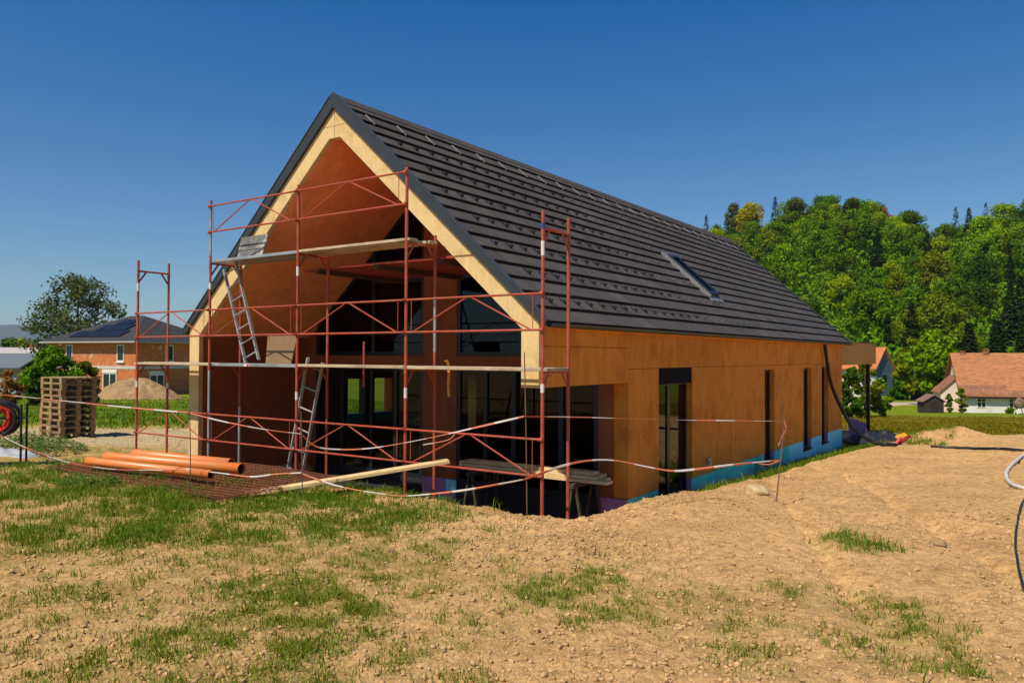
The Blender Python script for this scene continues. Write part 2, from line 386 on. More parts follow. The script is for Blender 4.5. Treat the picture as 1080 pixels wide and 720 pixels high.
# ------------------------------------------------------------------ ground sheet
def zones(x, y):
    """grassy, lawn, dry field, gravel weights"""
    X, Y = w2h(x, y); R = np.hypot(x, y)
    n1 = fbm(x * .55, y * .55, 61, 4); n2 = fbm(x * 1.7, y * 1.7, 71, 4); n3 = fbm(x * .2, y * .2, 81, 3)
    # the left foreground carries thin turf, the right is bare
    side = 1 - sst(-.20, .10, x / np.maximum(y, 3) + .10 * n1)
    band = sst(8.2, 11, y + .8 * n1)                 # thicker towards the rebar mats
    g = side * (.58 + .42 * band) * sst(-.55, .35, n2 + .9 * n1 + .35 * band)
    for px, py, r, k in PATCHES:
        d = np.hypot((x - px), (y - py) * .8) / r
        g = np.maximum(g, k * (1 - sst(.25, 1.1, d + .6 * n2)))
    # weeds along the long wall
    wall = np.exp(-((X + .55) / .38) ** 2) * sst(3.0, 4.0, Y) * (1 - sst(21, 23, Y))
    g = np.maximum(g, wall * sst(-.5, .2, n2 + .3))
    edge = np.exp(-((Y + 1.75) / .35) ** 2) * sst(1.0, 2.2, X) * (1 - sst(9, 11, X))
    g = np.maximum(g, edge * .9)
    nearmask = 1 - sst(.7, 1.0, (X > .05) * (X < 8.9) * (Y > -1.0) * (Y < 20.4))
    g = g * nearmask * (.35 + .65 * sst(-.35, .15, fbm(x * 4.5, y * 4.5, 77, 3)))
    az = x / np.maximum(y, 1)
    lawn_l = sst(22, 25, y + 1.5 * n1) * (1 - sst(-.16, -.08, az)) * (1 - sst(.05, .3, -az - 1.6))
    edge_r = 33 + 5 * n3 + 20 * np.clip(.50 - az, 0, .5) - 14 * np.clip(az - .58, 0, .3)
    field_r = sst(0, 2.0, y - edge_r + 1.2 * n1) * sst(.15, .3, az)
    lawn_r = field_r * sst(66, 72, y + 4 * n3)
    far = sst(110, 140, R)
    lawn = np.maximum(np.maximum(lawn_l, lawn_r), far)
    dry = field_r * (1 - lawn_r)
    grav = sst(17.2, 18, y + .7 * n1) * (1 - sst(21.5, 23.5, y + 1.5 * n1)) * (1 - sst(-.45, -.33, az)) * .9
    behind = sst(0, 3, -y)
    lawn = np.maximum(lawn, behind * .6)
    return np.clip(g, 0, 1), np.clip(lawn, 0, 1), np.clip(dry, 0, 1), np.clip(grav, 0, 1)

PATCHES = []
for px, py, r, k in [(630, 632, .75, 1.), (600, 622, .4, .8), (665, 645, .45, .8), (730, 640, .5, .45), (770, 655, .45, .4), (860, 628, .5, .7), (905, 574, .45, .7), (930, 632, .5, .7),
                     (955, 660, .45, .9), (975, 690, .5, .9), (930, 690, .5, .6), (790, 690, .5, .35), (450, 572, .55, .8), (380, 585, .6, .8), (330, 640, .8, 1.), (420, 610, .8, .8), (245, 675, .75, 1.),
                     (300, 620, .7, .8), (150, 560, 1.2, .8), (60, 560, 1.3, .8), (250, 560, .8, .9), (110, 650, .6, .4), (50, 660, .6, .5), (650, 582, .5, .35), (530, 590, .6, .35),
                     (390, 690, .4, .5), (470, 655, .35, .45), (60, 520, 1.2, 1.), (180, 530, 1.3, 1.), (300, 535, 1., 1.), (400, 545, .7, .9), (470, 545, .6, .7)]:
    p = on_ground(px, py); PATCHES.append((p.x, p.y, r, k))

def build_ground():
    azf = np.linspace(-.76, .76, 1000); azc = np.linspace(.76, 2 * math.pi - .76, 60)[1:-1]
    az = np.concatenate([azf, azc])
    rr = np.concatenate([np.array([.4, .9, 1.6, 2.3]), np.geomspace(3, 34, 820), np.geomspace(34, 160, 120)[1:], np.geomspace(160, 9500, 34)[1:]])
    A, Rr = np.meshgrid(az, rr)
    x = Rr * np.sin(A); y = Rr * np.cos(A)
    z = ground_z(x.ravel(), y.ravel())
    V = np.stack([x.ravel(), y.ravel(), z], 1)
    na, nr = len(az), len(rr)
    i = np.arange(nr - 1)[:, None] * na; j = np.arange(na)[None, :]; j2 = (j + 1) % na
    Fq = np.stack([i + j, i + j2, i + na + j2, i + na + j], -1).reshape(-1, 4)
    V = np.vstack([V, [[0, 0, 0]]])
    me = np_mesh('ground', V, Fq[:, ::-1], None, smooth=True)
    # centre fan
    bm = bmesh.new(); bm.from_mesh(me); bm.verts.ensure_lookup_table(); c = bm.verts[len(V) - 1]
    for k in range(na): bm.faces.new((c, bm.verts[(k + 1) % na], bm.verts[k]))
    bm.to_mesh(me); bm.free()
    g, lawn, dry, grav = zones(V[:, 0], V[:, 1])
    at_ = me.color_attributes.new('zone', 'FLOAT_COLOR', 'POINT')
    at_.data.foreach_set('color', np.stack([g, lawn, dry, grav], 1).astype(np.float32).ravel())
    o = link('ground', me); tag(o, kind='structure')
    m = bpy.data.materials.new('site_soil'); n, l = nodes_of(m); b = n['Principled BSDF']; b.inputs['Roughness'].default_value = .95; b.inputs['Specular IOR Level'].default_value = .15
    tc = n.new('ShaderNodeTexCoord'); ca = n.new('ShaderNodeVertexColor'); ca.layer_name = 'zone'
    sp = n.new('ShaderNodeSeparateColor'); l.new(ca.outputs['Color'], sp.inputs[0])
    def noise(sc, det=6, ro=.6, st=(1, 1, 1)):
        mp = n.new('ShaderNodeMapping'); mp.inputs['Scale'].default_value = st; l.new(tc.outputs['Object'], mp.inputs[0])
        k = n.new('ShaderNodeTexNoise'); k.inputs['Scale'].default_value = sc; k.inputs['Detail'].default_value = det; k.inputs['Roughness'].default_value = ro
        l.new(mp.outputs[0], k.inputs['Vector']); return k.outputs['Fac']
    def ramp(src, p0, c0, p1, c1, mid=None):
        k = n.new('ShaderNodeValToRGB'); e = k.color_ramp.elements; e[0].position = p0; e[0].color = (*c0, 1); e[1].position = p1; e[1].color = (*c1, 1)
        if mid: q = e.new(mid[0]); q.color = (*mid[1], 1)
        l.new(src, k.inputs[0]); return k.outputs['Color']
    def mix(f, a, c):
        k = n.new('ShaderNodeMix'); k.data_type = 'RGBA'; l.new(f, k.inputs['Factor']); l.new(a, k.inputs['A']); l.new(c, k.inputs['B']); return k.outputs['Result']
    def math_(op, a, c):
        k = n.new('ShaderNodeMath'); k.operation = op
        for i, q in enumerate((a, c)):
            if isinstance(q, (int, float)): k.inputs[i].default_value = q
            else: l.new(q, k.inputs[i])
        k.use_clamp = True; return k.outputs[0]
    soil = ramp(noise(.8, 9, .68), .30, (.44, .24, .080), .70, (.75, .445, .180), (.5, (.64, .365, .138)))
    soil2 = ramp(noise(9, 6, .7), .34, (.18, .095, .032), .56, (.74, .445, .18))
    fm = n.new('ShaderNodeValue'); fm.outputs[0].default_value = .5
    soil = mix(fm.outputs[0], soil, soil2)
    damp = ramp(noise(.42, 8, .66, (1, 2.2, 1)), .50, (0, 0, 0), .72, (1, 1, 1)); dampc = n.new('ShaderNodeRGB'); dampc.outputs[0].default_value = (.33, .185, .065, 1)
    soil = mix(math_('MULTIPLY', damp, .75), soil, dampc.outputs[0])
    dots = ramp(noise(24, 3, .8, (1, 1.8, 1)), .60, (0, 0, 0), .66, (1, 1, 1)); dotc = n.new('ShaderNodeRGB'); dotc.outputs[0].default_value = (.15, .08, .028, 1)
    soil = mix(math_('MULTIPLY', dots, .8), soil, dotc.outputs[0])
    speck = ramp(noise(38, 3, .7), .62, (0, 0, 0), .70, (1, 1, 1))
    pale = n.new('ShaderNodeRGB'); pale.outputs[0].default_value = (.72, .53, .27, 1)
    soil = mix(math_('MULTIPLY', speck, .5), soil, pale.outputs[0])
    straw = ramp(noise(7, 6, .7), .32, (.115, .145, .012), .68, (.40, .30, .08))
    col = mix(math_('MULTIPLY', sp.outputs[0], .75), soil, straw)
    lawn = ramp(noise(1.1, 8, .7), .34, (.105, .175, .001), .66, (.20, .225, .003))
    lawnf = ramp(noise(.05, 5, .6), .40, (.10, .17, .001), .60, (.22, .22, .004))
    ff = n.new('ShaderNodeValue'); ff.outputs[0].default_value = .35
    lawn = mix(ff.outputs[0], lawn, lawnf)
    dry = ramp(noise(.9, 8, .7, (1, .35, 1)), .34, (.13, .115, .002), .66, (.27, .18, .006))
    col = mix(sp.outputs[2], col, dry)
    col = mix(sp.outputs[1], col, lawn)
    gravc = ramp(noise(14, 5, .7), .35, (.38, .28, .145), .65, (.60, .46, .26))
    col = mix(ca.outputs['Alpha'], col, gravc)
    l.new(col, b.inputs['Base Color'])
    bp = n.new('ShaderNodeBump'); bp.inputs['Strength'].default_value = .9; bp.inputs['Distance'].default_value = .045
    hsum = n.new('ShaderNodeMath'); hsum.operation = 'MULTIPLY_ADD'; hsum.inputs[1].default_value = .5
    l.new(noise(55, 4, .75), hsum.inputs[0]); l.new(noise(14, 5, .7), hsum.inputs[2]); l.new(hsum.outputs[0], bp.inputs['Height']); l.new(bp.outputs[0], b.inputs['Normal'])
    me.materials.append(m)
    return o
build_ground()

# ------------------------------------------------------------------ grass, clods
def scatter(n, f, rmin, rmax, amax=.74, amin=-.74):
    u = RNG.random(n); r = np.sqrt(rmin ** 2 + u ** (1.0) * (rmax ** 2 - rmin ** 2)) if f == 'area' else rmin * (rmax / rmin) ** u
    a = RNG.uniform(amin, amax, n)
    return r * np.sin(a), r * np.cos(a)

def blades(x, y, h, w, lean=.5):
    n = len(x); z = ground_z(x, y) - .008
    yaw = RNG.uniform(0, 2 * math.pi, n); dx, dy = np.cos(yaw), np.sin(yaw)
    ld = RNG.uniform(0, 2 * math.pi, n); L = RNG.uniform(.1, lean, n) * h
    lx, ly = np.cos(ld) * L, np.sin(ld) * L
    P = np.zeros((n, 5, 3))
    for k, (hh, ww, ll) in enumerate([(0, 1, 0), (0, -1, 0), (.6, .8, .35), (.6, -.8, .35), (1, 0, 1)]):
        P[:, k, 0] = x + dx * w * ww / 2 + lx * ll; P[:, k, 1] = y + dy * w * ww / 2 + ly * ll; P[:, k, 2] = z + h * hh * (1 - .25 * ll * lean)
    V = P.reshape(-1, 3); b = np.arange(n)[:, None] * 5
    T = np.concatenate([b + [[0, 1, 3]], b + [[0, 3, 2]], b + [[2, 3, 4]]], 0)
    return V, T

def tufts(n, f, rmin, rmax, thr, per, hh, ww, spread, idx=0, amin=-.74, amax=.74, pw=1.0):
    x, y = scatter(n, f, rmin, rmax, amax, amin)
    d = zones(x, y)[idx] ** pw
    keep = RNG.random(n) < d * thr
    x, y = x[keep], y[keep]
    sc = RNG.uniform(.5, 1.25, len(x))
    x = np.repeat(x, per) + RNG.normal(0, spread, len(x) * per); y = np.repeat(y, per) + RNG.normal(0, spread, len(y) * per)
    h = RNG.uniform(hh[0], hh[1], len(x)) * np.repeat(sc, per)
    X, Y = w2h(x, y)
    ok = ~((X > .0) & (X < 8.9) & (Y > -1.0) & (Y < 20.4))
    x, y, h = x[ok], y[ok], h[ok]
    return blades(x, y, h, RNG.uniform(ww[0], ww[1], len(x)), .9)

V, T = tufts(38000, 'log', 3.2, 15, .95, 11, (.025, .10), (.004, .008), .035, pw=1.6)
o = link('thin_grass', np_mesh('thin_grass', V, T, GRASS)); tag(o, 'thin patchy grass growing across the bare soil', 'grass', kind='stuff')
V, T = tufts(32000, 'log', 8.5, 17, .95, 10, (.05, .17), (.005, .010), .06, pw=2.2)
o = link('lush_grass', np_mesh('lush_grass', V, T, GRASSG)); tag(o, 'lush green grass fringe beside rusty mats and house', 'grass', kind='stuff')
V, T = tufts(26000, 'log', 21, 70, .8, 5, (.08, .22), (.02, .045), .22, idx=1)
o = link('lawn_grass', np_mesh('lawn_grass', V, T, GRASSG)); tag(o, 'bright green meadow grass on the far lawns', 'grass', kind='stuff')
def strip_tufts(n, X0, X1, Y0_, Y1_, hh, ww, per, spread):
    X = RNG.uniform(X0, X1, n); Y = RNG.uniform(Y0_, Y1_, n)
    keep = fbm(X * 2, Y * 1.2, 201, 3) > -.12; X, Y = X[keep], Y[keep]
    X = np.repeat(X, per) + RNG.normal(0, spread, len(X) * per); Y = np.repeat(Y, per) + RNG.normal(0, spread, len(Y) * per)
    ok = X < -.03; X, Y = X[ok], Y[ok]
    return blades(OX - X * CT + Y * ST, OY + X * ST + Y * CT, RNG.uniform(hh[0], hh[1], len(X)) * RNG.uniform(.5, 1.3, len(X)), RNG.uniform(ww[0], ww[1], len(X)), .9)
V, T = strip_tufts(2600, -1.15, -.15, 3.4, 22.5, (.06, .26), (.010, .022), 7, .07)
o = link('wall_weeds', np_mesh('wall_weeds', V, T, GRASSG)); tag(o, 'green grass strip growing along the turquoise and blue wall base', 'grass', kind='stuff')
V, T = strip_tufts(420, -3.4, -1.0, 19.5, 24, (.06, .2), (.010, .02), 7, .07)
o = link('heap_grass', np_mesh('heap_grass', V, T, GRASSG)); tag(o, 'green grass around the black hose end', 'grass', kind='stuff')
DRYG = mat('dry_field_blades', (.24, .16, .004), .7, vary=.3, scale=.5, col2=(.13, .135, .003), trans=.25, spec=.1)
V, T = tufts(26000, 'log', 29, 82, .8, 5, (.05, .20), (.02, .045), .25, idx=2, amin=.15, amax=.8)
o = link('dry_field_grass', np_mesh('dry_field_grass', V, T, DRYG)); tag(o, 'tall olive brown field grass behind the soil', 'grass', kind='stuff')

def clods(n, rmin, rmax, smin, smax, seed):
    rng = np.random.default_rng(seed)
    x, y = scatter(n, 'log', rmin, rmax)
    X, Y = w2h(x, y)
    g, lw, dr, gr = zones(x, y)
    dens = .25 + .75 * sst(-.05, .35, fbm(x * .5, y * .5, 21, 3))
    dens = np.maximum(dens, 1.2 * np.exp(-((Y + 1.6) / .4) ** 2) * (X > -1.5) * (X < 4)); dens = np.maximum(dens, 1.2 * np.exp(-((X + 1.0) / .5) ** 2) * (Y > -1) * (Y < 16))
    ok = (rng.random(n) < dens * (1 - .75 * g)) & (lw < .3) & (dr < .3) & ~((X > -.4) & (X < 9) & (Y > -1.1) & (Y < 20.4))
    x, y = x[ok], y[ok]; n = len(x)
    s = smin * (smax / smin) ** (rng.random(n) ** 1.7)
    bmx = bmesh.new(); bmesh.ops.create_icosphere(bmx, subdivisions=1, radius=1); bv = np.array([v.co[:] for v in bmx.verts]); bf = np.array([[v.index for v in f.verts] for f in bmx.faces]); bmx.free()
    nv = len(bv)
    J = rng.uniform(.5, 1.4, (n, nv, 1)); sc = rng.uniform(.6, 1.25, (n, 1, 3)); sc[:, :, 2] *= .8
    P = bv[None] * J * sc * s[:, None, None]
    ya = rng.uniform(0, 6.28, n); c, s_ = np.cos(ya)[:, None], np.sin(ya)[:, None]
    Q = P.copy(); Q[:, :, 0] = P[:, :, 0] * c - P[:, :, 1] * s_; Q[:, :, 1] = P[:, :, 0] * s_ + P[:, :, 1] * c
    Q[:, :, 0] += x[:, None]; Q[:, :, 1] += y[:, None]; Q[:, :, 2] += (ground_z(x, y) + s * .3)[:, None]
    return Q.reshape(-1, 3), (bf[None] + (np.arange(n) * nv)[:, None, None]).reshape(-1, 3)
V, T = clods(7000, 3.4, 24, .005, .024, 8)
o = link('dark_clods', np_mesh('dark_clods', V, T, mat('damp_clod', (.27, .16, .068), .95, vary=.3, scale=8))); tag(o, 'darker brown clods scattered over the bare soil', 'soil', kind='stuff')
V, T = clods(110000, 3.4, 24, .004, .024, 5)
o = link('soil_clods', np_mesh('soil_clods', V, T, CLOD)); tag(o, 'crumbly tan clods lying over the bare soil', 'soil', kind='stuff')

def stone(name, px, py, r, label, m=STONE, flat=.7):
    p = on_ground(px, py)
    bm = bmesh.new(); bmesh.ops.create_icosphere(bm, subdivisions=3, radius=r)
    rs = random.Random(px)
    ph = [rs.uniform(0, 6) for _ in range(6)]
    for v in bm.verts:
        d = v.co.normalized()
        k = 1 + .16 * math.sin(3 * d.x + ph[0]) + .13 * math.sin(4 * d.y + ph[1]) + .10 * math.sin(5 * d.z + ph[2] + 3 * d.x) + .05 * math.sin(9 * d.x + 8 * d.y + ph[3])
        v.co = d * r * k; v.co.z *= flat
    me = bpy.data.meshes.new(name); bm.to_mesh(me); bm.free(); me.materials.append(m)
    o = link(name, me, loc=(p.x, p.y, p.z + r * .25)); return tag(smooth_angle(o, 50), label, 'stone')
stone('stone', 800, 522, .17, 'largest pale soil lump beside the leaning red-white tape stake')
stone('stone', 787, 503, .09, 'small pale stone behind the soil lump at the turquoise base strip')
stone('stone', 830, 505, .07, 'small tan stone on the soil right of the leaning tape stake', m=CLOD)
stone('stone', 990, 575, .07, 'dark brown clod alone on the bare soil toward the black cable', m=SOILM)

# ------------------------------------------------------------------ timber house
HZ = -1.3
def hroot(name, z, label, cat):
    o = empty(name, (OX, OY, z), label, cat, rz=-TH); return o
house = hroot('timber_house', HZ, 'new timber house with steep dark roof behind the red scaffold', 'house')
def hp(mb, name, m, parent=None, **k):
    root = parent or house
    return mb.build(name, m, root, loc=(0, 0, -HZ) if root is house else (0, 0, 0), **k)
def P3(X, Y, z): return (-X, Y, z)

W_, ZE, ZA, LEN = 8.94, 2.18, 6.17, 20.48
MX = W_ / 2
mb = MB()
pal = [(0, 1.16), (0, ZE), (MX, ZA), (W_, ZE), (W_, -1.45), (8.60, -1.45), (8.60, 2.05), (4.61, 5.615), (4.33, 5.615), (.32, 2.06), (.32, 1.16)]
mb.prism([P3(a, 0, b) for a, b in pal], (0, .10, 0))
gf = hp(mb, 'gable_frame', WOOD_PALE); bevel(gf, .004)
mb = MB()
mb.beam(P3(MX, -.002, ZA - .02), P3(MX, -.002, 5.63), .006, .004, up=(0, 1, 0))
mb.beam(P3(MX - .25, -.002, 5.84), P3(MX - .25 + .52, -.002, 5.84), .004, .004)
hp(mb, 'panel_joint', mat('joint_shadow_gap', (.30, .19, .08), .9))

# long wall in panels with narrow joints
OPEN = [(4.33, 6.04, -1.25, 1.41), (11.16, 12.04, -1.25, 1.29), (15.11, 16.10, -1.25, 1.29), (17.44, 18.35, -1.25, 1.29)]
mb = MB(); g_ = .007
def wallpanel(y0, y1, z0, z1): mb.hbox(0.0, .30, y0 + g_ / 2, y1 - g_ / 2, z0 + g_ / 2, z1 - g_ / 2)
ZT = ZE + .02
wallpanel(.10, 3.0, 1.79, ZT); wallpanel(.10, 1.55, 1.16, 1.79); wallpanel(1.55, 3.0, 1.16, 1.79)
ys = [3.0, 5.2, 7.9, 10.6, 13.4, 16.6, 18.8, LEN]
for a, b in zip(ys[:-1], ys[1:]): wallpanel(a, b, 1.41, ZT)
cuts = [3.0, 4.33, 6.04, 8.5, 11.16, 12.04, 13.46, 15.11, 16.10, 17.44, 18.35, LEN]
for a, b in zip(cuts[:-1], cuts[1:]):
    op = [q for q in OPEN if abs(q[0] - a) < .01]
    if op:
        if op[0][3] < 1.4: wallpanel(a, b, op[0][3], 1.41)
        continue
    wallpanel(a, b, -.95, 1.41)
bevel(hp(mb, 'long_wall', WOOD_WALL), .003)
mb = MB(); mb.hbox(.05, .29, 3.02, LEN - .02, -1.6, ZT - .02) if False else None
# base insulation
def strip(y0, y1, z1, m, name='base_insulation', x0=.012):
    mb = MB()
    zb = lambda y: -1.30 - .034 * max(y, 0) - .35
    segs = [(y0, y1)]
    for q in OPEN:
        new = []
        for a, b in segs:
            if q[0] >= a and q[1] <= b: new += [(a, q[0]), (q[1], b)]
            else: new.append((a, b))
        segs = new
    for a, b in segs: mb.hbox(x0, .28, a + .002, b - .002, zb(b), z1)
    for q in OPEN:
        if q[0] >= y0 and q[1] <= y1: mb.hbox(x0, .28, q[0] - .002, q[1] + .002, zb(q[1]), q[2] - .03)
    return hp(mb, name, m)
o = strip(3.0, 13.46, -.955, TEAL); tag(o, 'turquoise insulation strip along the wall base')
o = strip(13.464, LEN, -.955, BLUEI); tag(o, 'sky blue insulation strip along the wall base')
mb = MB(); mb.hbox(.014, .58, 2.955, 2.998, -1.5, -.955); o = hp(mb, 'base_insulation', PURPLE); tag(o, 'purple insulation panel under the wall end')
# left wall with three openings, far gable
mb = MB()
LO = [(4.25, 5.95, -.15, 1.02), (9.35, 10.15, -.65, 1.0)]
ycuts = sorted({.10, LEN} | {v for q in LO for v in q[:2]})
for a, b in zip(ycuts[:-1], ycuts[1:]):
    op = [q for q in LO if abs(q[0] - a) < .01]
    if op: mb.hbox(8.64, W_, a, b, -1.5, op[0][2]); mb.hbox(8.64, W_, a, b, op[0][3], ZT)
    else: mb.hbox(8.64, W_, a, b, -1.5, ZT)
hp(mb, 'side_wall', WOOD_WALL)
mb = MB(); mb.hbox(8.66, 8.90, 4.26, 5.94, -.148, .10); hp(mb, 'blue_sill_foil', BLUEI)
mb = MB(); mb.hbox(8.66, 8.9, 4.95, 5.18, -.148, 1.018); mb.hbox(8.66, 8.9, 4.26, 4.33, .102, 1.018); hp(mb, 'window_post', DARKFRAME)
mb = MB(); mb.prism([P3(a, LEN - .25, b) for a, b in [(.31, -1.6), (.31, 2.4), (MX, ZA - .1), (8.63, 2.4), (8.63, -1.6)]], (0, .24, 0)); hp(mb, 'end_gable', WOOD_WALL)
mb = MB(); mb.hbox(.31, 8.63, 2.99, LEN - .27, -1.45, -1.2); hp(mb, 'floor_slab', mat('dark_screed', (.10, .085, .07), .9))
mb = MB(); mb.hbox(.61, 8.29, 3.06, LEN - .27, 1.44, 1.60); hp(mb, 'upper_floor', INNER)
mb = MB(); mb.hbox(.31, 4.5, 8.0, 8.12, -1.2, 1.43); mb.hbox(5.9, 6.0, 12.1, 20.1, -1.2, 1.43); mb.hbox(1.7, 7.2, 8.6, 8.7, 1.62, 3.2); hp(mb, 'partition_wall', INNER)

# loggia: back wall (glazed), linings
GY = 2.95
sl = (ZA - ZE) / MX                    # roof slope
def under(X): return (2.06 + (min(X, W_ - X) - .32) * (5.615 - 2.06) / (4.33 - .32))   # inner lining height
mb = MB()
mb.hbox(.30, .59, GY, GY + .1, -.95, 2.2)
mb.prism([P3(3.95, GY, -.95), P3(4.88, GY, -.95), P3(4.88, GY, 5.55), P3(3.95, GY, 5.55)], (0, .1, 0))
mb.hbox(8.30, 8.598, GY, GY + .1, -1.3, 2.1)
mb.hbox(.594, 3.946, GY, GY + .1, 1.40, 1.63); mb.hbox(4.884, 8.296, GY, GY + .1, 1.40, 1.63)
hp(mb, 'loggia_wall', WOOD_SHADE)
mb = MB(); mb.hbox(3.95, 4.88, GY - .01, GY + .09, -1.45, -.954); o = hp(mb, 'base_insulation', PURPLE); tag(o, 'purple insulation under the loggia pillar')
mb = MB(); mb.hbox(3.93, 4.2, GY - .03, GY - .012, -1.2, -.96); o = hp(mb, 'base_insulation', BLUEI); tag(o, 'small blue insulation offcut under the loggia pillar')
mb = MB(); mb.hbox(.60, 3.94, GY, GY + .09, -1.45, -1.02); mb.hbox(4.89, 8.29, GY, GY + .09, -1.45, -1.02); o = hp(mb, 'base_insulation', BLACK_SHEET)
mb = MB()
mb.prism([P3(8.604, .1, 2.052), P3(4.612, .1, 5.618), P3(4.61, .1, 5.70), P3(8.636, .1, 2.11)], (0, GY, 0))
mb.prism([P3(4.60, .1, 5.62), P3(4.34, .1, 5.62), P3(4.34, .1, 5.70), P3(4.60, .1, 5.70)], (0, GY, 0))
mb.prism([P3(.316, .1, 1.17), P3(.316, .1, 2.062), P3(4.328, .1, 5.618), P3(4.33, .1, 5.70), P3(.304, .1, 2.11), P3(.304, .1, 1.17)], (0, GY - .01, 0))
bevel(hp(mb, 'loggia_lining', WOOD_RUST), .002)
mb = MB(); mb.hbox(8.604, 8.636, .102, GY - .002, -1.4, 2.049); hp(mb, 'loggia_side_wall', WOOD_SHADE)
mb = MB(); mb.hbox(5.0, 8.6, .15, GY - .06, -1.32, -1.12); mb.hbox(.35, 4.996, .15, GY - .06, -1.86, -1.62); hp(mb, 'bounce_blocker', BLACK_SHEET)  # black slabs added to cut light bouncing up from the pit

def window(name, poly, y, fw, m_frame, m_glass, depth=.07, mull=(), parent=None, rails=()):
    """polygon of (HX,z) in plane HY=y"""
    mb = MB(); n = len(poly)
    cx = sum(p[0] for p in poly) / n; cz = sum(p[1] for p in poly) / n
    def inset(p): 
        return p
    for i in range(n):
        a, b = poly[i], poly[(i + 1) % n]
        d = Vector((b[0] - a[0], b[1] - a[1])); d.normalize(); nn = Vector((-d.y, d.x))
        if nn.dot(Vector((cx - a[0], cz - a[1]))) < 0: nn = -nn
        mb.beam(P3(a[0] + nn.x * fw / 2, y + depth / 2 + .001 * i, a[1] + nn.y * fw / 2), P3(b[0] + nn.x * fw / 2, y + depth / 2 + .001 * i, b[1] + nn.y * fw / 2), fw, depth, up=(0, 1, 0))
    for (x, z0, z1) in mull: mb.hbox(x - .05, x + .05, y - .006, y + depth - .01, z0, z1)
    for (x0, x1, z) in rails: mb.hbox(x0, x1, y - .004, y + depth - .012, z - .04, z + .04)
    f = hp(mb, name, m_frame, parent)
    mb = MB(); mb.prism([P3(p[0], y + .03, p[1]) for p in poly], (0, .012, 0)); mb.build('pane', m_glass, f)
    return f
# lower glazing
window('glazed_door', [(.6, -1.02), (3.945, -1.02), (3.945, 1.395), (.6, 1.395)], GY + .01, .09, DARKFRAME, GLASSL, mull=[(1.4, -1, 1.38), (2.5, -1, 1.38), (3.2, -1, 1.38)])
window('glazed_door', [(4.89, -1.02), (8.295, -1.02), (8.295, 1.395), (4.89, 1.395)], GY + .01, .09, DARKFRAME, glass_mat('clear_glass', (.62, .66, .62), gloss=(.45, .5, .5)), mull=[(5.7, -1, 1.38), (6.45, -1, 1.38), (7.4, -1, 1.38)])
u1 = [(.62, 1.635), (3.945, 1.635), (3.945, under(3.945) - .03), (.62, under(.62) - .03)]
u2 = [(4.885, 1.635), (8.28, 1.635), (8.28, under(8.28) - .02), (4.885, under(4.885) - .03)]
window('gable_window', u1, GY + .012, .08, DARKFRAME, GLASSD, mull=[(2.35, 1.64, under(2.35) - .05)], rails=[(2.4, 3.94, 3.3)])
window('gable_window', u2, GY + .012, .08, DARKFRAME, GLASSD, mull=[(6.4, 1.64, under(6.4) - .05)], rails=[(4.9, 6.35, 3.3)])

mb = MB(); mb.hbox(-.05, -.002, 6.85, 7.05, -.78, -.62); mb.hbox(-.075, -.052, 6.9, 7.0, -.76, -.66); hp(mb, 'wall_outlet', GALV)
# openings in the long wall
def side_window(y0, y1, z0, z1, box=0.):
    mb = MB(); d0 = .13
    t = .06
    mb.hbox(d0, d0 + .07, y0, y0 + t, z0, z1); mb.hbox(d0, d0 + .07, y1 - t, y1, z0, z1)
    mb.hbox(d0, d0 + .07, y0 + t, y1 - t, z0, z0 + t); mb.hbox(d0, d0 + .07, y0 + t, y1 - t, z1 - t - box, z1)
    if box: 
        mb.hbox(d0 + .005, d0 + .065, y0 + .72, y0 + .86, z0 + t, z1 - t - box)
    f = hp(mb, 'window', DARKFRAME)
    if box:
        mb = MB(); mb.hbox(.016, d0 - .003, y0 + .003, y1 - .003, z1 - .32, z1 - .003); mb.build('shutter_box', MATTBLACK, f)
    mb = MB(); mb.hbox(d0 + .03, d0 + .042, y0 + .02, y1 - .02, z0 + .02, z1 - .02); mb.build('pane', GLASS, f)
    mb = MB(); mb.hbox(-.03, d0 + .02, y0 + .004, y1 - .004, z0 - .035, z0 - .003); mb.build('sill', DARKFRAME, f)
    # reveal lining edge in pink foam
    mb = MB(); mb.hbox(.02, d0 - .004, y1 - .014, y1 - .004, z0 + .002, -.955); mb.build('foam_edge', PURPLE, f)
    return f
for k, q in enumerate(OPEN): side_window(*q, box=.30 if k == 0 else 0.)

# roof: slabs, tiles, trims
EX, EZ, RX, RZ = -.11, 2.14, MX, 6.36
SLL = math.hypot(RX - EX, RZ - EZ); ux, uz = (RX - EX) / SLL, (RZ - EZ) / SLL
nx, nz_ = -uz, ux                             # outward normal (HX,z) of right slope
Y0, Y1 = -.05, 21.2
roof_empty_mb = MB()
def slope_pt(s, h, side=1):
    X = EX + ux * s + nx * h; z = EZ + uz * s + nz_ * h
    return (X if side == 1 else W_ - X, z)
for side in (1, -1):
    q = [slope_pt(.02, -.03, side), slope_pt(SLL, -.03, side), slope_pt(SLL, -.2, side), slope_pt(.02, -.14, side)]
    if side == -1: pass
    roof_empty_mb.prism([P3(a, .11, b) for a, b in q], (0, Y1 - .12, 0))
roof = hp(roof_empty_mb, 'roof', WOOD_WALL)
mb = MB()
for side in (1, -1):
    q = [slope_pt(.02, -.026, side), slope_pt(SLL, -.026, side), slope_pt(SLL, -.018, side), slope_pt(.02, -.018, side)]
    mb.prism([P3(a, -.02, b) for a, b in q], (0, Y1 - .02, 0))
mb.build('underlay', BLACK_SHEET, roof)  # dark layer added so the gaps beneath the tile lips look black
NR = 17; ex = SLL / NR
mb = MB(); rt = random.Random(3)
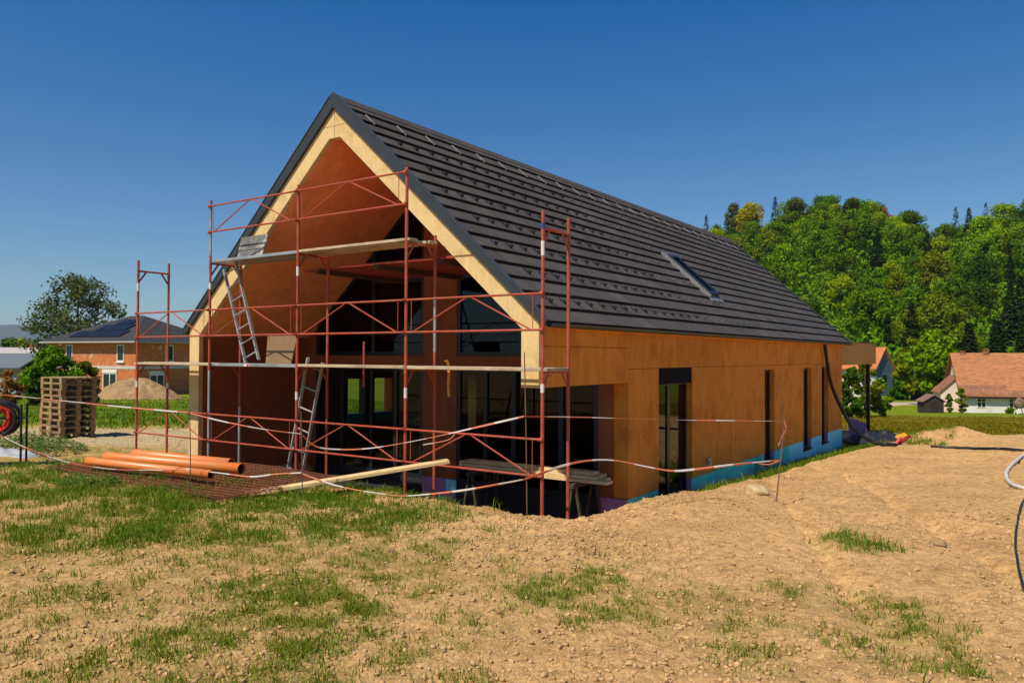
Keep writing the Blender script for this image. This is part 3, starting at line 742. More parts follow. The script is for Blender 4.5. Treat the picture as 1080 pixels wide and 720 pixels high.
for side in (1, -1):
    tw = .56
    for r in range(NR):
        off = (r % 2) * tw / 2
        yy = Y0 + .02 - off
        while yy < Y1 - .02:
            a, b = max(yy, Y0 + .02), min(yy + tw, Y1 - .02)
            yy += tw
            if b - a < .03: continue
            j = rt.uniform(-.0025, .0025)
            s0, s1 = r * ex - .012, (r + 1) * ex + .012
            top = [slope_pt(s0, .058 + j, side), slope_pt(s1, .010 + j * .3, side)]
            bot = [slope_pt(s0 + .002, .036 + j, side), slope_pt(s1, -.012, side)]
            vs = [P3(top[0][0], a + .002, top[0][1]), P3(top[0][0], b - .002, top[0][1]), P3(top[1][0], b - .002, top[1][1]), P3(top[1][0], a + .002, top[1][1]),
                  P3(bot[0][0], a + .002, bot[0][1]), P3(bot[0][0], b - .002, bot[0][1]), P3(bot[1][0], b - .002, bot[1][1]), P3(bot[1][0], a + .002, bot[1][1])]
            mb.add(vs, [(0, 1, 2, 3), (7, 6, 5, 4), (0, 4, 5, 1), (1, 5, 6, 2), (2, 6, 7, 3), (3, 7, 4, 0)])
mb.build('roof_tiles', TILE, roof)
mb = MB()
cp = [(RX - .17, RZ - .10), (RX - .165, RZ - .085), (RX - .03, RZ + .055), (RX + .03, RZ + .055), (RX + .165, RZ - .085), (RX + .17, RZ - .10)]
mb.prism([P3(a, Y0, b) for a, b in cp + [(RX + .1, RZ - .13), (RX - .1, RZ - .13)]], (0, Y1 - Y0, 0))
mb.build('ridge_cap', TILE, roof)
# barge boards (front and far verge)
for (ya, yb) in ((-.055, -.003), (Y1, Y1 + .05)):
    mb = MB()
    for side in (1, -1):
        q = [slope_pt(-.03, .06, side), slope_pt(SLL + .02, .06, side), slope_pt(SLL + .02, -.145, side), slope_pt(-.03, -.145, side)]
        q[3] = (-.10 if side == 1 else W_ + .10, ZE - .10 * sl - .006); q[2] = (RX, ZA - .004)
        if side == 1: q[1] = (RX - .0, RZ + .095)
        else: q[1] = (RX + .0, RZ + .095)
        mb.prism([P3(a, ya, b) for a, b in q], (0, yb - ya, 0))
    bevel(mb.build('barge_board', BARGE, roof), .004)
    mb = MB()
    for side in (1, -1):
        q = [slope_pt(-.03, .063, side), slope_pt(SLL - .03, .063, side), slope_pt(SLL - .03, .078, side), slope_pt(-.03, .078, side)]
        mb.prism([P3(a, ya - .012 if ya < 0 else ya - .09, b) for a, b in q], (0, .10, 0))
    mb.build('verge_flashing', mat('grey_verge_metal', (.05, .055, .058), .42), roof)
# gutter: half round channel
for side in (1, -1):
    mb = MB(); prof = []
    for k in range(9):
        t = math.pi * (1 + k / 8); prof.append((EX - .075 + .062 * math.cos(t), EZ - .012 + .062 * math.sin(t)))
    inner = [(EX - .075 + .057 * math.cos(math.pi * (1 + k / 8)), EZ - .010 + .057 * math.sin(math.pi * (1 + k / 8))) for k in range(9)][::-1]
    pl = prof + inner
    mb.prism([P3(a if side == 1 else W_ - a, .0, b) for a, b in pl], (0, Y1, 0))
    smooth_angle(mb.build('gutter', BARGE, roof), 35)
# snow guards: little bent hooks on every second row
def guard_mb():
    g = MB()
    g.box(-.013, .013, -.07, .09, .002, .007)                     # strap up the slope (local y = up slope)
    g.prism([(-.030, -.07, .004), (.030, -.07, .004), (.018, -.078, .075), (-.018, -.078, .075)], (0, .006, 0))
    g.box(-.004, .004, -.068, -.01, .007, .05)
    return g
gme = guard_mb().build('snow_guard', DARK, roof)
spots = []
for r in range(1, NR - 2, 2):
    k = 0
    yy = .55 + (r % 4) * .1
    while yy < Y1 - .3:
        s = r * ex + .17
        if not (9.2 < yy < 10.6 and 1.0 < slope_pt(s, 0)[0] < 2.5): spots.append((yy, s))
        yy += .44
spots.sort(key=lambda q: q[0])
def guard_matrix(yy, s):
    X, z = slope_pt(s, .043)
    ax = Vector((0, 1, 0)); up = Vector((-ux, 0, uz)); nn = Vector((-nx, 0, nz_))
    R = Matrix((ax, up, nn)).transposed()
    if R.determinant() < 0: R = Matrix((-ax, up, nn)).transposed()
    return Matrix.Translation(Vector(P3(X, yy, z))) @ R.to_4x4()
first = True
for (yy, s) in spots[:100]:
    if first: o = gme; first = False
    else:
        o = gme.copy(); COL.objects.link(o); o.parent = roof
    o.matrix_local = guard_matrix(yy, s)
gv = np.array([v.co[:] for v in gme.data.vertices]); gfc = [tuple(p.vertices) for p in gme.data.polygons]
mb = MB()
for (yy, s) in spots[100:]:
    M = guard_matrix(yy, s); mb.add([M @ Vector(v) for v in gv], gfc)
o = mb.build('snow_guards', mat('glint_metal_hook', (.20, .19, .18), .3, .7), roof); o['kind'] = 'stuff'  # far guards use a paler metal, their glint put into the colour
hk = mat('pale_metal_strip', (.36, .33, .30), .45, .3)
fst = None
for k in range(25):
    yy = .42 + k * .84
    X, z = slope_pt(SLL - .72, .04)
    if fst is None:
        g = MB(); g.box(-.014, .014, -.16, .16, 0, .014); fst = g.build('roof_strip', hk, roof); o = fst
    else: o = fst.copy(); COL.objects.link(o); o.parent = roof
    M = guard_matrix(yy, SLL - .62); o.matrix_local = M
# roof window
def roof_window(y0, y1, s0, s1):
    def bx(a0, a1, b0, b1, h0, h1, mbx):
        q = [(a, s, h) for h in (h0, h1) for (a, s) in ((a0, b0), (a1, b0), (a1, b1), (a0, b1))]
        vs = []
        for a, s, h in q:
            X, z = slope_pt(s, h); vs.append(P3(X, a, z))
        mbx.add(vs, [(0, 3, 2, 1), (4, 5, 6, 7), (0, 1, 5, 4), (1, 2, 6, 5), (2, 3, 7, 6), (3, 0, 4, 7)])
    f = MB(); t = .09
    bx(y0, y0 + t, s0, s1, .0, .15, f); bx(y1 - t, y1, s0, s1, .0, .15, f); bx(y0 + t, y1 - t, s0, s0 + t, .0, .15, f); bx(y0 + t, y1 - t, s1 - t, s1, .0, .15, f)
    w = f.build('roof_window', DARKFRAME, roof)
    g = MB(); bx(y0 + t - .01, y1 - t + .01, s0 + t - .01, s1 - t + .01, .09, .11, g); g.build('pane', glass_mat('roof_window_glass', (.03, .03, .03), gloss=(.22, .22, .22)), w)
    g = MB(); bx(y0 - .10, y0 - .002, s0 - .1, s1 + .05, .03, .12, g); bx(y1 + .002, y1 + .10, s0 - .1, s1 + .05, .03, .08, g); bx(y0 - .1, y1 + .1, s0 - .22, s0 - .002, .03, .06, g); bx(y0 - .08, y1 + .08, s1 + .002, s1 + .14, .03, .1, g)
    g.build('flashing', mat('grey_window_flashing', (.26, .25, .24), .4, .4), w)
roof_window(9.62, 10.32, 1.55, 3.15)
# canopy behind the far end
mb = MB(); mb.hbox(0.0, 4.5, 20.5, 27.2, 1.34, 2.2)
hp(mb, 'canopy', WOOD_CANOPY)
mb = MB(); mb.hbox(-.02, 4.5, 20.52, 27.22, 2.202, 2.235); hp(mb, 'canopy_edge', BARGE)
mb = MB(); mb.hbox(.05, .19, 26.0, 26.14, -2.0, 1.337); hp(mb, 'canopy_post', DARK)

# ------------------------------------------------------------------ scaffold
SZ = -.6
scaf = hroot('scaffold', SZ, 'red tubular scaffold with plank decks in front of timber gable', 'scaffold')
def sp_(mb, name, m, parent=None, **k):
    return mb.build(name, m, parent or scaf, loc=(0, 0, -SZ) if parent is None else (0, 0, 0), **k)
def island_variation(m, amt):
    n, l = nodes_of(m); b = n['Principled BSDF']; src = b.inputs['Base Color'].links[0].from_socket
    ge = n.new('ShaderNodeNewGeometry'); mr = n.new('ShaderNodeMapRange'); mr.inputs['To Min'].default_value = 1 - amt; mr.inputs['To Max'].default_value = 1 + amt
    l.new(ge.outputs['Random Per Island'], mr.inputs['Value']); hs = n.new('ShaderNodeHueSaturation'); l.new(mr.outputs[0], hs.inputs['Value']); l.new(src, hs.inputs['Color']); l.new(hs.outputs[0], b.inputs['Base Color'])
island_variation(TILE, .16); island_variation(WOOD_WALL, .10); island_variation(TIMBER_OLD, .2); island_variation(PALLET_W, .2)
FX = [9.60, 7.05, 4.50, 1.95, -.57]; FY, BY = -.79, -.10
def foot(X, Y): p = h2w(X, Y); return gz(p.x, p.y)
tops = {9.60: (3.63, 3.63), 7.05: (4.62, 3.62), 4.50: (4.61, 3.60), 1.95: (4.58, 3.60), -.57: (3.64, 3.64)}
def post(X, Y, z1, bands=(), m=REDP, grey=()):
    z0 = foot(X, Y) - .02
    mb = MB(); mb.tube([P3(X, Y, z0), P3(X, Y, z1)], .0255, 10)
    for zc in (1.40, 3.36):
        if zc < z1: mb.tube([P3(X, Y, zc - .06), P3(X, Y, zc + .02)], .031, 10)
    mb.box(-X - .07, -X + .07, Y - .07, Y + .07, z0, z0 + .012)
    o = sp_(mb, 'post', m); smooth_angle(o)
    for zb, mt, hh in bands:
        b = MB(); b.tube([P3(X, Y, zb), P3(X, Y, zb + hh)], .0268, 10, caps=False); smooth_angle(b.build('band', mt, o))
    for za, zb in grey:
        b = MB(); b.tube([P3(X, Y, za), P3(X, Y, zb)], .0265, 10, caps=False); smooth_angle(b.build('sleeve', GALV, o))
WB = lambda z, h=.12: (z, WHITEP, h)
post(9.60, FY, 3.63, [WB(2.98, .16), WB(.95)]); post(9.60, BY, 3.63, [WB(.9)])
post(7.05, FY, 4.62, [WB(2.9)], grey=[(-.65, 1.36), (3.55, 4.55)]); post(7.05, BY, 3.62, grey=[(-.65, .6)])
post(4.50, FY, 4.61, [WB(.86, .14), WB(3.02, .16)]); post(4.50, BY, 3.60)
post(1.95, FY, 4.58, [WB(.98, .16)]); post(1.95, BY, 3.60, grey=[(1.7, 2.6)])
post(-.57, FY, 3.64, [WB(1.14), WB(3.02, .2), (3.35, BLUEP, .12)]); post(-.57, BY, 3.64)
for X in FX:
    for zc in (1.42, 3.40):
        mb = MB(); mb.tube([P3(X, FY + .02, zc), P3(X, BY - .02, zc)], .021, 8)
        for a, b in ((FY, .17), (BY, -.17)):
            mb.beam(P3(X, a + math.copysign(.022, b), zc - .22), P3(X, a + b, zc - .015), .035, .012, up=(1, 0, 0))
        sp_(mb, 'transom', REDP)
def guardrail(Xa, Xb, z):
    """trussed rail: two tubes and an inverted V between them"""
    mb = MB(); y = FY - .035; m_ = (Xa + Xb) / 2; d = -1 if Xb < Xa else 1
    mb.tube([P3(Xa, y, z + .5), P3(Xb, y, z + .5)], .0165, 8); mb.tube([P3(Xa, y, z), P3(Xb, y, z)], .0165, 8)
    e = .16
    mb.tube([P3(Xa - e, y, z), P3(m_ + .06, y, z + .485)], .012, 6); mb.tube([P3(m_ - .06, y, z + .485), P3(Xb + e, y, z)], .012, 6)
    mb.tube([P3(Xa - .14, y, z), P3(Xa - .14, y, z + .5)], .006, 6); mb.tube([P3(Xb + .14, y, z), P3(Xb + .14, y, z + .5)], .006, 6)
    for Xc in (Xa, Xb):
        for zz_ in (z, z + .5):
            mb.tube([P3(Xc + .03, y, zz_), P3(Xc - .03, y, zz_)], .026, 8); mb.box(-Xc - .016, -Xc + .016, y - .01, y + .05, zz_ - .02, zz_ + .03)
    smooth_angle(sp_(mb, 'guardrail', REDP))
for a, b in zip(FX[:-1], FX[1:]):
    guardrail(a, b, .0); guardrail(a, b, 2.0)
guardrail(7.05, 4.5, 4.0); guardrail(4.5, 1.95, 4.0)
def deck(Xa, Xb, z, kind):
    if kind == 'steel':
        mb = MB()
        for k in range(2):
            y0 = FY + .03 + k * .315
            mb.hbox(Xa - .03, Xb + .03, y0, y0 + .308, z - .055, z)
        o = sp_(mb, 'steel_deck', GALV); bevel(o, .006)
        return o
    mb = MB(); rd = random.Random(int(Xa * 10 + z))
    for k in range(3):
        y0 = FY - .01 + k * .212; j = rd.uniform(-.01, .012); e = rd.uniform(-.05, .16)
        mb.hbox(Xa + e, Xb - rd.uniform(-.05, .12), y0, y0 + .2, z - .045 + max(j, 0), z + max(j, 0))
    o = sp_(mb, 'plank_deck', TIMBER_OLD); bevel(o, .005); return o
deck(9.60, 7.05, 1.47, 'wood'); o = deck(7.05, 4.50, 1.475, 'steel')
mb = MB(); mb.hbox(6.02, 5.87, FY + .024, FY + .0285, 1.425, 1.468); mb.build('sticker', WHITEP, o)
mb = MB(); mb.hbox(5.94, 5.88, FY + .020, FY + .0235, 1.43, 1.463); mb.build('sticker', REDPL, o)
deck(4.50, 1.95, 1.47, 'wood'); deck(1.95, -.57, 1.465, 'wood')
deck(7.05, 4.50, 3.475, 'steel'); deck(4.50, 1.95, 3.47, 'wood')
# inner red formwork platform inside the loggia, hung between the posts
mb = MB()
for k in range(4): mb.hbox(1.25, 5.3, .0 + k * .53, .0 + k * .53 + .51, 3.22, 3.262)
o = sp_(mb, 'platform_panel', REDPLY); bevel(o, .003)
mb = MB()
for X in (1.9, 3.3, 4.8): mb.hbox(X - .04, X + .04, -.1, 2.3, 3.135, 3.217)
sp_(mb, 'platform_joist', mat('dark_joist', (.09, .045, .03), .8))

# ladders
def ladder(b0, b1, n, m, label, w=.40):
    """b0,b1: house points (HX,HY,z) of the foot and head centre line"""
    a = Vector(P3(*b0)); b = Vector(P3(*b1)); d = b - a
    L = d.length; o = hroot('ladder', 0, label, 'ladder')
    o.location = (o.location.x, o.location.y, 0)
    s = Vector((1, 0, 0)); s = (s - d.normalized() * s.dot(d.normalized())).normalized() * (w / 2)
    loc = h2w(b0[0], b0[1], b0[2]); o.location = loc
    for k in (-1, 1):
        mb = MB(); mb.beam(s * k, d + s * k, .028, .062, up=(0, 1, 0)); bevel(mb.build('stile', m, o), .004)
    for i in range(n):
        t = (i + .6) / n; mb = MB(); mb.tube([-s + d * t, s + d * t], .015, 8); smooth_angle(mb.build('rung', m, o))
    return o
ladder((6.22, -.42, 1.48), (6.92, -.45, 3.39), 7, ALU, 'upper aluminium ladder leaning between the two scaffold decks')
fz = foot(5.2, -.45)
ladder((5.22, -.42, fz), (4.52, -.36, 1.55), 8, mat('dusty_aluminium', (.42, .39, .33), .5, .3, dirt=(.3, .26, .2)), 'lower dusty ladder leaning from the ground to the first deck')

# loose things on the scaffold
def thing_h(mb, name, m, label, cat, group=None, loc=(0, 0, 0)):
    o = mb.build(name, m); o.location = h2w(loc[0], loc[1], loc[2]); o.rotation_euler = (0, 0, -TH)
    return tag(o, label, cat, group)
mb = MB(); mb.prism([(-.36, 0, 0), (.37, 0, 0), (.39, .12, .52), (-.46, .12, .52)], (0, .018, 0))
thing_h(mb, 'plywood_offcut', mat('brown_plywood', (.21, .125, .055), .8, vary=.15, dirt=(.17, .10, .045), dirt_scale=3), 'brown plywood offcut standing on the grey scaffold deck', 'board', loc=(5.58, -.34, 1.48))
gm = mat('stained_grey_board', (.14, .13, .12), .8, vary=.3, scale=8, dirt=(.50, .46, .40), dirt_scale=5)
mb = MB(); mb.prism([(-.39, 0, 0), (.37, 0, 0), (.39, .05, .19), (-.38, .05, .19)], (0, .03, 0))
thing_h(mb, 'stained_board', gm, 'stained grey board standing lower on the upper scaffold deck', 'board', loc=(6.40, -.40, 3.48))
mb = MB(); mb.prism([(-.40, 0, 0), (.40, 0, 0), (.41, .07, .27), (-.40, .07, .27)], (0, .03, 0))
thing_h(mb, 'stained_board', gm, 'larger stained grey board stacked on top of the other', 'board', loc=(6.38, -.36, 3.675))
# red bar hanging and orange strip standing for a sun patch
mb = MB(); mb.tube([(0, 0, .50), (0, 0, 1.30)], .018, 8); mb.tube([(0, 0, .78), (0, 0, .84)], .026, 8)
thing_h(mb, 'red_bar', REDP, 'short red steel bar hanging behind the first scaffold deck', 'bar', loc=(3.61, -.06, .58))
mb = MB(); pts = [(0, -.05, .0), (.01, .0, -.02), (.015, .03, -.2), (.0, .03, -.42), (.02, .03, -.58)]
for a, b in zip(pts[:-1], pts[1:]): mb.beam(a, b, .05, .006, up=(0, 1, 0))
thing_h(mb, 'sun_strip', mat('orange_sun_patch', (.75, .33, .05), .7), 'added orange strip standing for a sun patch at the deck edge', 'sun_strip', loc=(1.66, -.135, 1.56))
# timber stack on trestles under the corner opening
TRESTLE = mat('dark_trestle_wood', (.07, .05, .032), .85, vary=.3)
for k, X in enumerate((.6, 2.9)):
    o = hroot('trestle', 0, ('trestle carrying the right end of the board stack', 'trestle carrying the left end of the board stack')[k], 'trestle')
    o.location = h2w(X, 2.45, -1.62)
    top = -.59 - o.location.z
    mb = MB(); mb.beam((0, -.45, top - .04), (0, .45, top - .04), .08, .08); mb.build('top_beam', TRESTLE, o)
    for sx in (-1, 1):
        for sy in (-.36, .36):
            mb = MB(); mb.beam((sx * .22, sy, -.02), (sx * .03, sy, top - .07), .05, .04); mb.build('leg', TRESTLE, o)
for k, (x0, x1, y0, z0, lab) in enumerate([(-3.35, -.02, 2.20, -.585, 'bottom front board of the stack under the corner opening'), (-3.4, -.20, 2.46, -.585, 'bottom rear board of the stack under the corner opening'),
                                      (-3.3, -.25, 2.23, -.525, 'middle front board of the stack under the corner opening'), (-3.5, -.3, 2.50, -.525, 'middle rear board of the stack under the corner opening'),
                                      (-3.2, -.35, 2.32, -.465, 'topmost board of the stack under the corner opening')]):
    mb = MB(); mb.box(x0, x1, 0, .24, 0, .055)
    o = thing_h(mb, 'timber_board', TIMBER_RAW, lab, 'board', 'boards stacked on trestles', loc=(0, y0, z0)); bevel(o, .003)
for k, (xa, ya, xb, yb) in enumerate([(2.0, -.7, 5.0, 1.2), (2.3, -.5, 4.4, 2.2), (1.0, .6, 4.3, .3)]):
    mb = MB(); A = h2w(xa, ya); B = h2w(xb, yb)
    mb.beam((A.x, A.y, gz(A.x, A.y) + .12 + .05 * k), (B.x, B.y, gz(B.x, B.y) + .10 + .06 * k), .04, .03)
    tag(mb.build('metal_profile', ALU), 'grey metal profile lying in the trench below the scaffold', 'profile', 'metal profiles in the trench')

A = on_ground(256, 493); B = on_ground(348, 504); L = (B - A).length
mb = MB(); mb.beam((0, 0, .03), (L, 0, .03), .16, .06); o = mb.build('edge_board', TIMBER_OLD); o.location = A; o.rotation_euler = (B - A).to_track_quat('X', 'Z').to_euler(); tag(o, 'weathered board lying along the trench edge at the ladder foot', 'board')
# sloping plank with one end up on the rail
A = on_ground(258, 524); A.z += .03
B = h2w(1.22, -.62, .045)
mb = MB(); L = (B - A).length
mb.beam((0, 0, 0), (L, 0, 0), .22, .05)
o = mb.build('long_plank', TIMBER_RAW); o.location = A
d = (B - A).normalized(); o.rotation_euler = d.to_track_quat('X', 'Z').to_euler(); bevel(o, .004)
tag(o, 'long pale plank sloping from the grass up onto the scaffold rail', 'plank')

# ------------------------------------------------------------------ orange pipes
def pipe(pa, pb, r, za, zb, label, lift=0.):
    a = on_ground(pa[0], pa[1], .13); b = on_ground(pb[0], pb[1], .13)
    a.z += r + za; b.z += r + zb
    o = empty('drain_pipe', (a + b) / 2, label, 'pipe', 'orange drain pipes')
    a = a - o.location; b = b - o.location
    d = (b - a).normalized()
    mb = MB(); n = 28
    outer = [a, a + d * .16, a + d * .17, a + d * .19, b]; rr = [r * 1.12, r * 1.12, r * 1.10, r, r]
    mb.tube(outer, rr, n, caps=False)
    o1 = mb.build('tube', ORANGEP, o); md = o1.modifiers.new('wall', 'SOLIDIFY'); md.thickness = r * .06; md.offset = -1; smooth_angle(o1, 50)
    mb = MB(); mb.tube([a + d * .04, b - d * .04], r * .88, n, caps=False); smooth_angle(mb.build('bore', BLACKHOLE, o), 50)
    return o
pipe((112, 487), (255, 500), .085, .0, .0, 'longest orange pipe with a wide open end beside the rusty mats')
pipe((93, 491), (223, 506), .068, .0, .0, 'thin orange pipe in front of the thicker pipes')
pipe((142, 484), (244, 494), .085, .0, .0, 'thick orange pipe lying behind the other two')

# ------------------------------------------------------------------ rusty mesh mats
def mesh_mat(cx, cy, ang, lx, ly, z, label):
    mb = MB(); c, s = math.cos(ang), math.sin(ang)
    nxm = int(lx / .10); nym = int(ly / .15)
    def pt(u, v):
        x, y = cx + c * u - s * v, cy + s * u + c * v
        return x, y
    bars = []
    for i in range(nxm + 1):
        u = -lx / 2 + i * lx / nxm; bars.append(((u, -ly / 2), (u, ly / 2)))
    for j in range(nym + 1):
        v = -ly / 2 + j * ly / nym; bars.append(((-lx / 2, v), (lx / 2, v)))
    V = []; Fq = []
    K = 9
    for bi, ((u0, v0), (u1, v1)) in enumerate(bars):
        t = np.linspace(0, 1, K); x = cx + c * (u0 + (u1 - u0) * t) - s * (v0 + (v1 - v0) * t); y = cy + s * (u0 + (u1 - u0) * t) + c * (v0 + (v1 - v0) * t)
        zz = ground_base(x, y) + z + .02 * np.sin(x * 1.7 + z * 30) * np.cos(y * 2) + (.007 if bi > nxm else 0)
        mb.tube([(a, b, h) for a, b, h in zip(x, y, zz)], .0055, 4, caps=False)
    o = mb.build('rebar_mat', RUST, recalc=False); return tag(o, label, 'rebar mat', 'stacked rusty reinforcement mats')
mA = on_ground(70, 487); mB_ = on_ground(300, 512); mC = on_ground(170, 522)
for k in range(5):
    mesh_mat(-5.55 + .12 * k + random.uniform(-.1, .1), 13.05 - .08 * k, -.62 + random.uniform(-.05, .05), 5.0, 2.3, .02 + .024 * k, 'rusty steel reinforcement mat in the flat stack under orange pipes')

# ------------------------------------------------------------------ tape stakes and tape
def stake(name, base, top, label, r=.0075):
    mb = MB(); b = Vector(base); t = Vector(top); mb.tube([(0, 0, -.1), (t - b) * .5 + Vector((.004, 0, 0)), t - b], r, 7)
    o = mb.build('tape_stake', ROD); o.location = b; smooth_angle(o); return tag(o, label, 'stake', 'stakes holding barrier tape')
S1 = on_ground(201, 517); S2 = on_ground(319, 526); S3 = on_ground(556, 548); S4 = on_ground(818, 528)
T1 = at(200, 432, S1.y); T2 = at(317.5, 434, S2.y); T3 = at(553, 371, S3.y); T4 = at(828, 441, S4.y + .02)
stake('s', S1, T1, 'rusty tape stake in front of the pale left gable post')
stake('s', S2, T2, 'rusty tape stake in front of the lower ladder')
stake('s', S3, T3, 'tallest rusty tape stake in front of the corner opening')
stake('s', S4, T4, 'leaning tape stake out on the bare soil by the long wall', r=.010)
D0 = 11.2
def tape(sights, w, label, twist=1.0, seed=1):
    P = [at(px, py, D) for px, py, D in sights]
    Q = []                                           # Catmull-Rom
    n = len(P)
    for i in range(n - 1):
        p0, p1, p2, p3 = P[max(i - 1, 0)], P[i], P[i + 1], P[min(i + 2, n - 1)]
        for k in range(10):
            t = k / 10
            Q.append(.5 * ((2 * p1) + (p2 - p0) * t + (2 * p0 - 5 * p1 + 4 * p2 - p3) * t * t + (3 * p1 - p0 - 3 * p2 + p3) * t ** 3))
    Q.append(P[-1])
    rs = random.Random(seed); ph = rs.uniform(0, 6)
    V = []; Fq = []; al = []; s = 0
    for i, q in enumerate(Q):
        if i: s += (q - Q[i - 1]).length
        d = (Q[min(i + 1, len(Q) - 1)] - Q[max(i - 1, 0)]).normalized()
        side = Vector((0, 0, 1)) - d * d.z; side.normalize(); o2 = d.cross(side)
        a = twist * (math.sin(s * 1.7 + ph) * .7 + math.sin(s * .8 + 2 * ph) * .8)
        ww = .68 * w * (.75 + .25 * math.sin(s * 2.3 + ph))
        k = (side * math.cos(a) + o2 * math.sin(a)) * ww / 2
        th_ = d.cross(k).normalized() * .0006
        V += [q - k, q + k]; al += [s, s]
        if i: j = 2 * i; Fq.append((j - 2, j, j + 1, j - 1))
    mb = MB(); mb.v = [tuple(v) for v in V]; mb.f = Fq
    o = mb.build('barrier_tape', TAPE, smooth=True, recalc=False)
    at_ = o.data.attributes.new('along', 'FLOAT', 'POINT'); at_.data.foreach_set('value', al)
    md = o.modifiers.new('film', 'SOLIDIFY'); md.thickness = .0008
    return tag(o, label, 'barrier tape', 'red and white barrier tapes')
y1, y2, y3, y4 = S1.y - .02, S2.y - .02, S3.y - .02, S4.y - .02
def ip(px, a, b, da, db): return da + (db - da) * (px - a) / (b - a)
up1 = [(-60, 411, D0)] + [(px, py, ip(px, -60, 201, D0, y1)) for px, py in ((0, 416), (70, 423), (140, 430))] + [(200, 435.3, y1)]
up2 = [(200, 435.5, y1)] + [(px, py, ip(px, 200, 318, y1, y2)) for px, py in ((240, 445.5), (280, 453))] + [(318, 457.5, y2)]
up3 = [(319, 459, y2)] + [(px, py, ip(px, 319, 553, y2, y3)) for px, py in ((334, 471), (360, 474), (390, 472.5), (425, 467), (460, 460), (500, 451))] + [(553, 439, y3)]
up4 = [(553, 439, y3)] + [(px, py, ip(px, 553, 826, y3, y4)) for px, py in ((620, 440), (700, 442.3), (770, 443.5))] + [(827, 444, y4)]
tape(up1, .036, 'upper barrier tape running left from the left gable stake past the pallets', .5, 1)
tape(up2, .036, 'upper barrier tape falling from the left gable stake to the ladder stake', .6, 2)
tape(up3, .042, 'upper barrier tape sagging between the ladder stake and the tallest stake', .8, 3)
tape(up4, .026, 'upper barrier tape stretched thin along the long wall to the leaning stake', 1.2, 4)
lo1 = [(-60, 425, D0)] + [(px, py, ip(px, -60, 201, D0, y1)) for px, py in ((0, 459), (55, 483), (111, 494), (160, 495.5))] + [(201, 494.5, y1)]
lo2 = [(201, 494.5, y1)] + [(px, py, ip(px, 201, 319, y1, y2)) for px, py in ((235, 499), (265, 502.5), (290, 500))] + [(318, 498.5, y2)]
lo3 = [(319, 500, y2)] + [(px, py, ip(px, 319, 556, y2, y3)) for px, py in ((345, 509), (369, 515), (400, 520), (425, 522.5), (455, 520.5), (497, 515.6))] + [(554, 505, y3)]
lo4 = [(554, 505, y3)] + [(px, py, ip(px, 554, 824, y3, y4)) for px, py in ((575, 497.5), (595, 490.5), (622, 485.5), (649, 485.5), (685, 492.5), (710, 496.3), (736, 494.5), (777, 489.5))] + [(823, 485, y4)]
tape(lo1, .042, 'lower barrier tape sagging over the rusty mats from the left edge', .5, 5)
tape(lo2, .038, 'lower barrier tape crossing in front of the orange pipes to the ladder stake', .8, 6)
tape(lo3, .040, 'lower barrier tape drooping to the grass below the sloping plank', .7, 7)
tape(lo4, .055, 'lower barrier tape billowing up in front of the corner opening', .5, 8)
tape([(827, 444, y4), (829, 452, y4), (824, 462, y4 - .03), (821, 470, y4 - .05)], .05, 'loose tape end knotted on the leaning stake', .7, 9)
tape([(480, 457, ip(480, 319, 553, y2, y3)), (472, 464, ip(475, 319, 553, y2, y3)), (446, 469, ip(450, 319, 553, y2, y3) - .05)], .035, 'loose tape tail fluttering in front of the loggia pillar', .6, 10)
tape([(823, 485, y4), (812, 489.5, y4 + .05), (800, 489, y4 + .1)], .04, 'loose tape loop folded back near the leaning stake', .6, 11)
# dry stick
p = on_ground(626, 586); mb = MB(); mb.tube([(0, 0, -.03), (.015, 0, .09), (.03, .0, .17)], [.006, .005, .003], 6); o = mb.build('dry_stick', ROD); o.location = p; tag(o, 'short dark stick standing alone in the soil', 'stick')
p = on_ground(972, 716); mb = MB(); mb.tube([(0, 0, -.03), (.02, 0, .06), (.05, .0, .12)], [.006, .005, .002], 6); o = mb.build('dry_stick', WEED); o.location = p; tag(o, 'green stalk poking up near the bottom right grass', 'stalk')

# ------------------------------------------------------------------ pallets
def pallet_proto():
    o = empty('pallet', (0, 0, 0), '', 'pallet', 'wooden pallets in one stack')
    d = MB()
    for k in range(5):
        y = -.4 + .0725 + k * (.8 - .145) / 4; d.box(-.6, .6, y - .072 + (.022 if k % 2 else 0), y + .072 - (.022 if k % 2 else 0), .122, .144)
    for x in (-.527, 0, .527): d.box(x - .072, x + .072, -.4, .4, .100, .1215)
    d.build('top_deck', PALLET_W, o)
    for y in (-.35, 0, .35):
        m = MB(); m.box(-.6, .6, y - .05, y + .05, 0, .0215)
        for x in (-.527, 0, .527): m.box(x - .072, x + .072, y - .05, y + .05, .022, .0995)
        m.build('skid', PALLET_W, o)
    return o
pr = pallet_proto()
pc = Vector((-10.83, 18.98, 0)); zg = gz(pc.x, pc.y) + .01
ang = math.atan2(18.40 - 19.19, -10.65 + 11.65)
ords = ['lowest pallet on the gravel at the foot of the stack', 'second pallet up from the ground in the stack', 'third pallet up from the ground in the stack', 'fourth pallet up from the ground in the stack', 'fifth pallet up, just below the middle of the stack',
        'sixth pallet up, just above the middle of the stack', 'fourth pallet from the top of the stack', 'third pallet from the top of the stack', 'second pallet from the top of the stack', 'topmost pallet of the stack with weathered deck boards']
for k in range(10):
    o = pr if k == 0 else copy_tree(pr)
    sh = random.uniform(-.025, .025) + (-.03 if k < 6 else .02)
    o.location = (pc.x + math.cos(ang) * sh, pc.y + math.sin(ang) * sh, zg + k * .1455); o.rotation_euler = (0, 0, ang + random.uniform(-.02, .02)); o['label'] = ords[k]

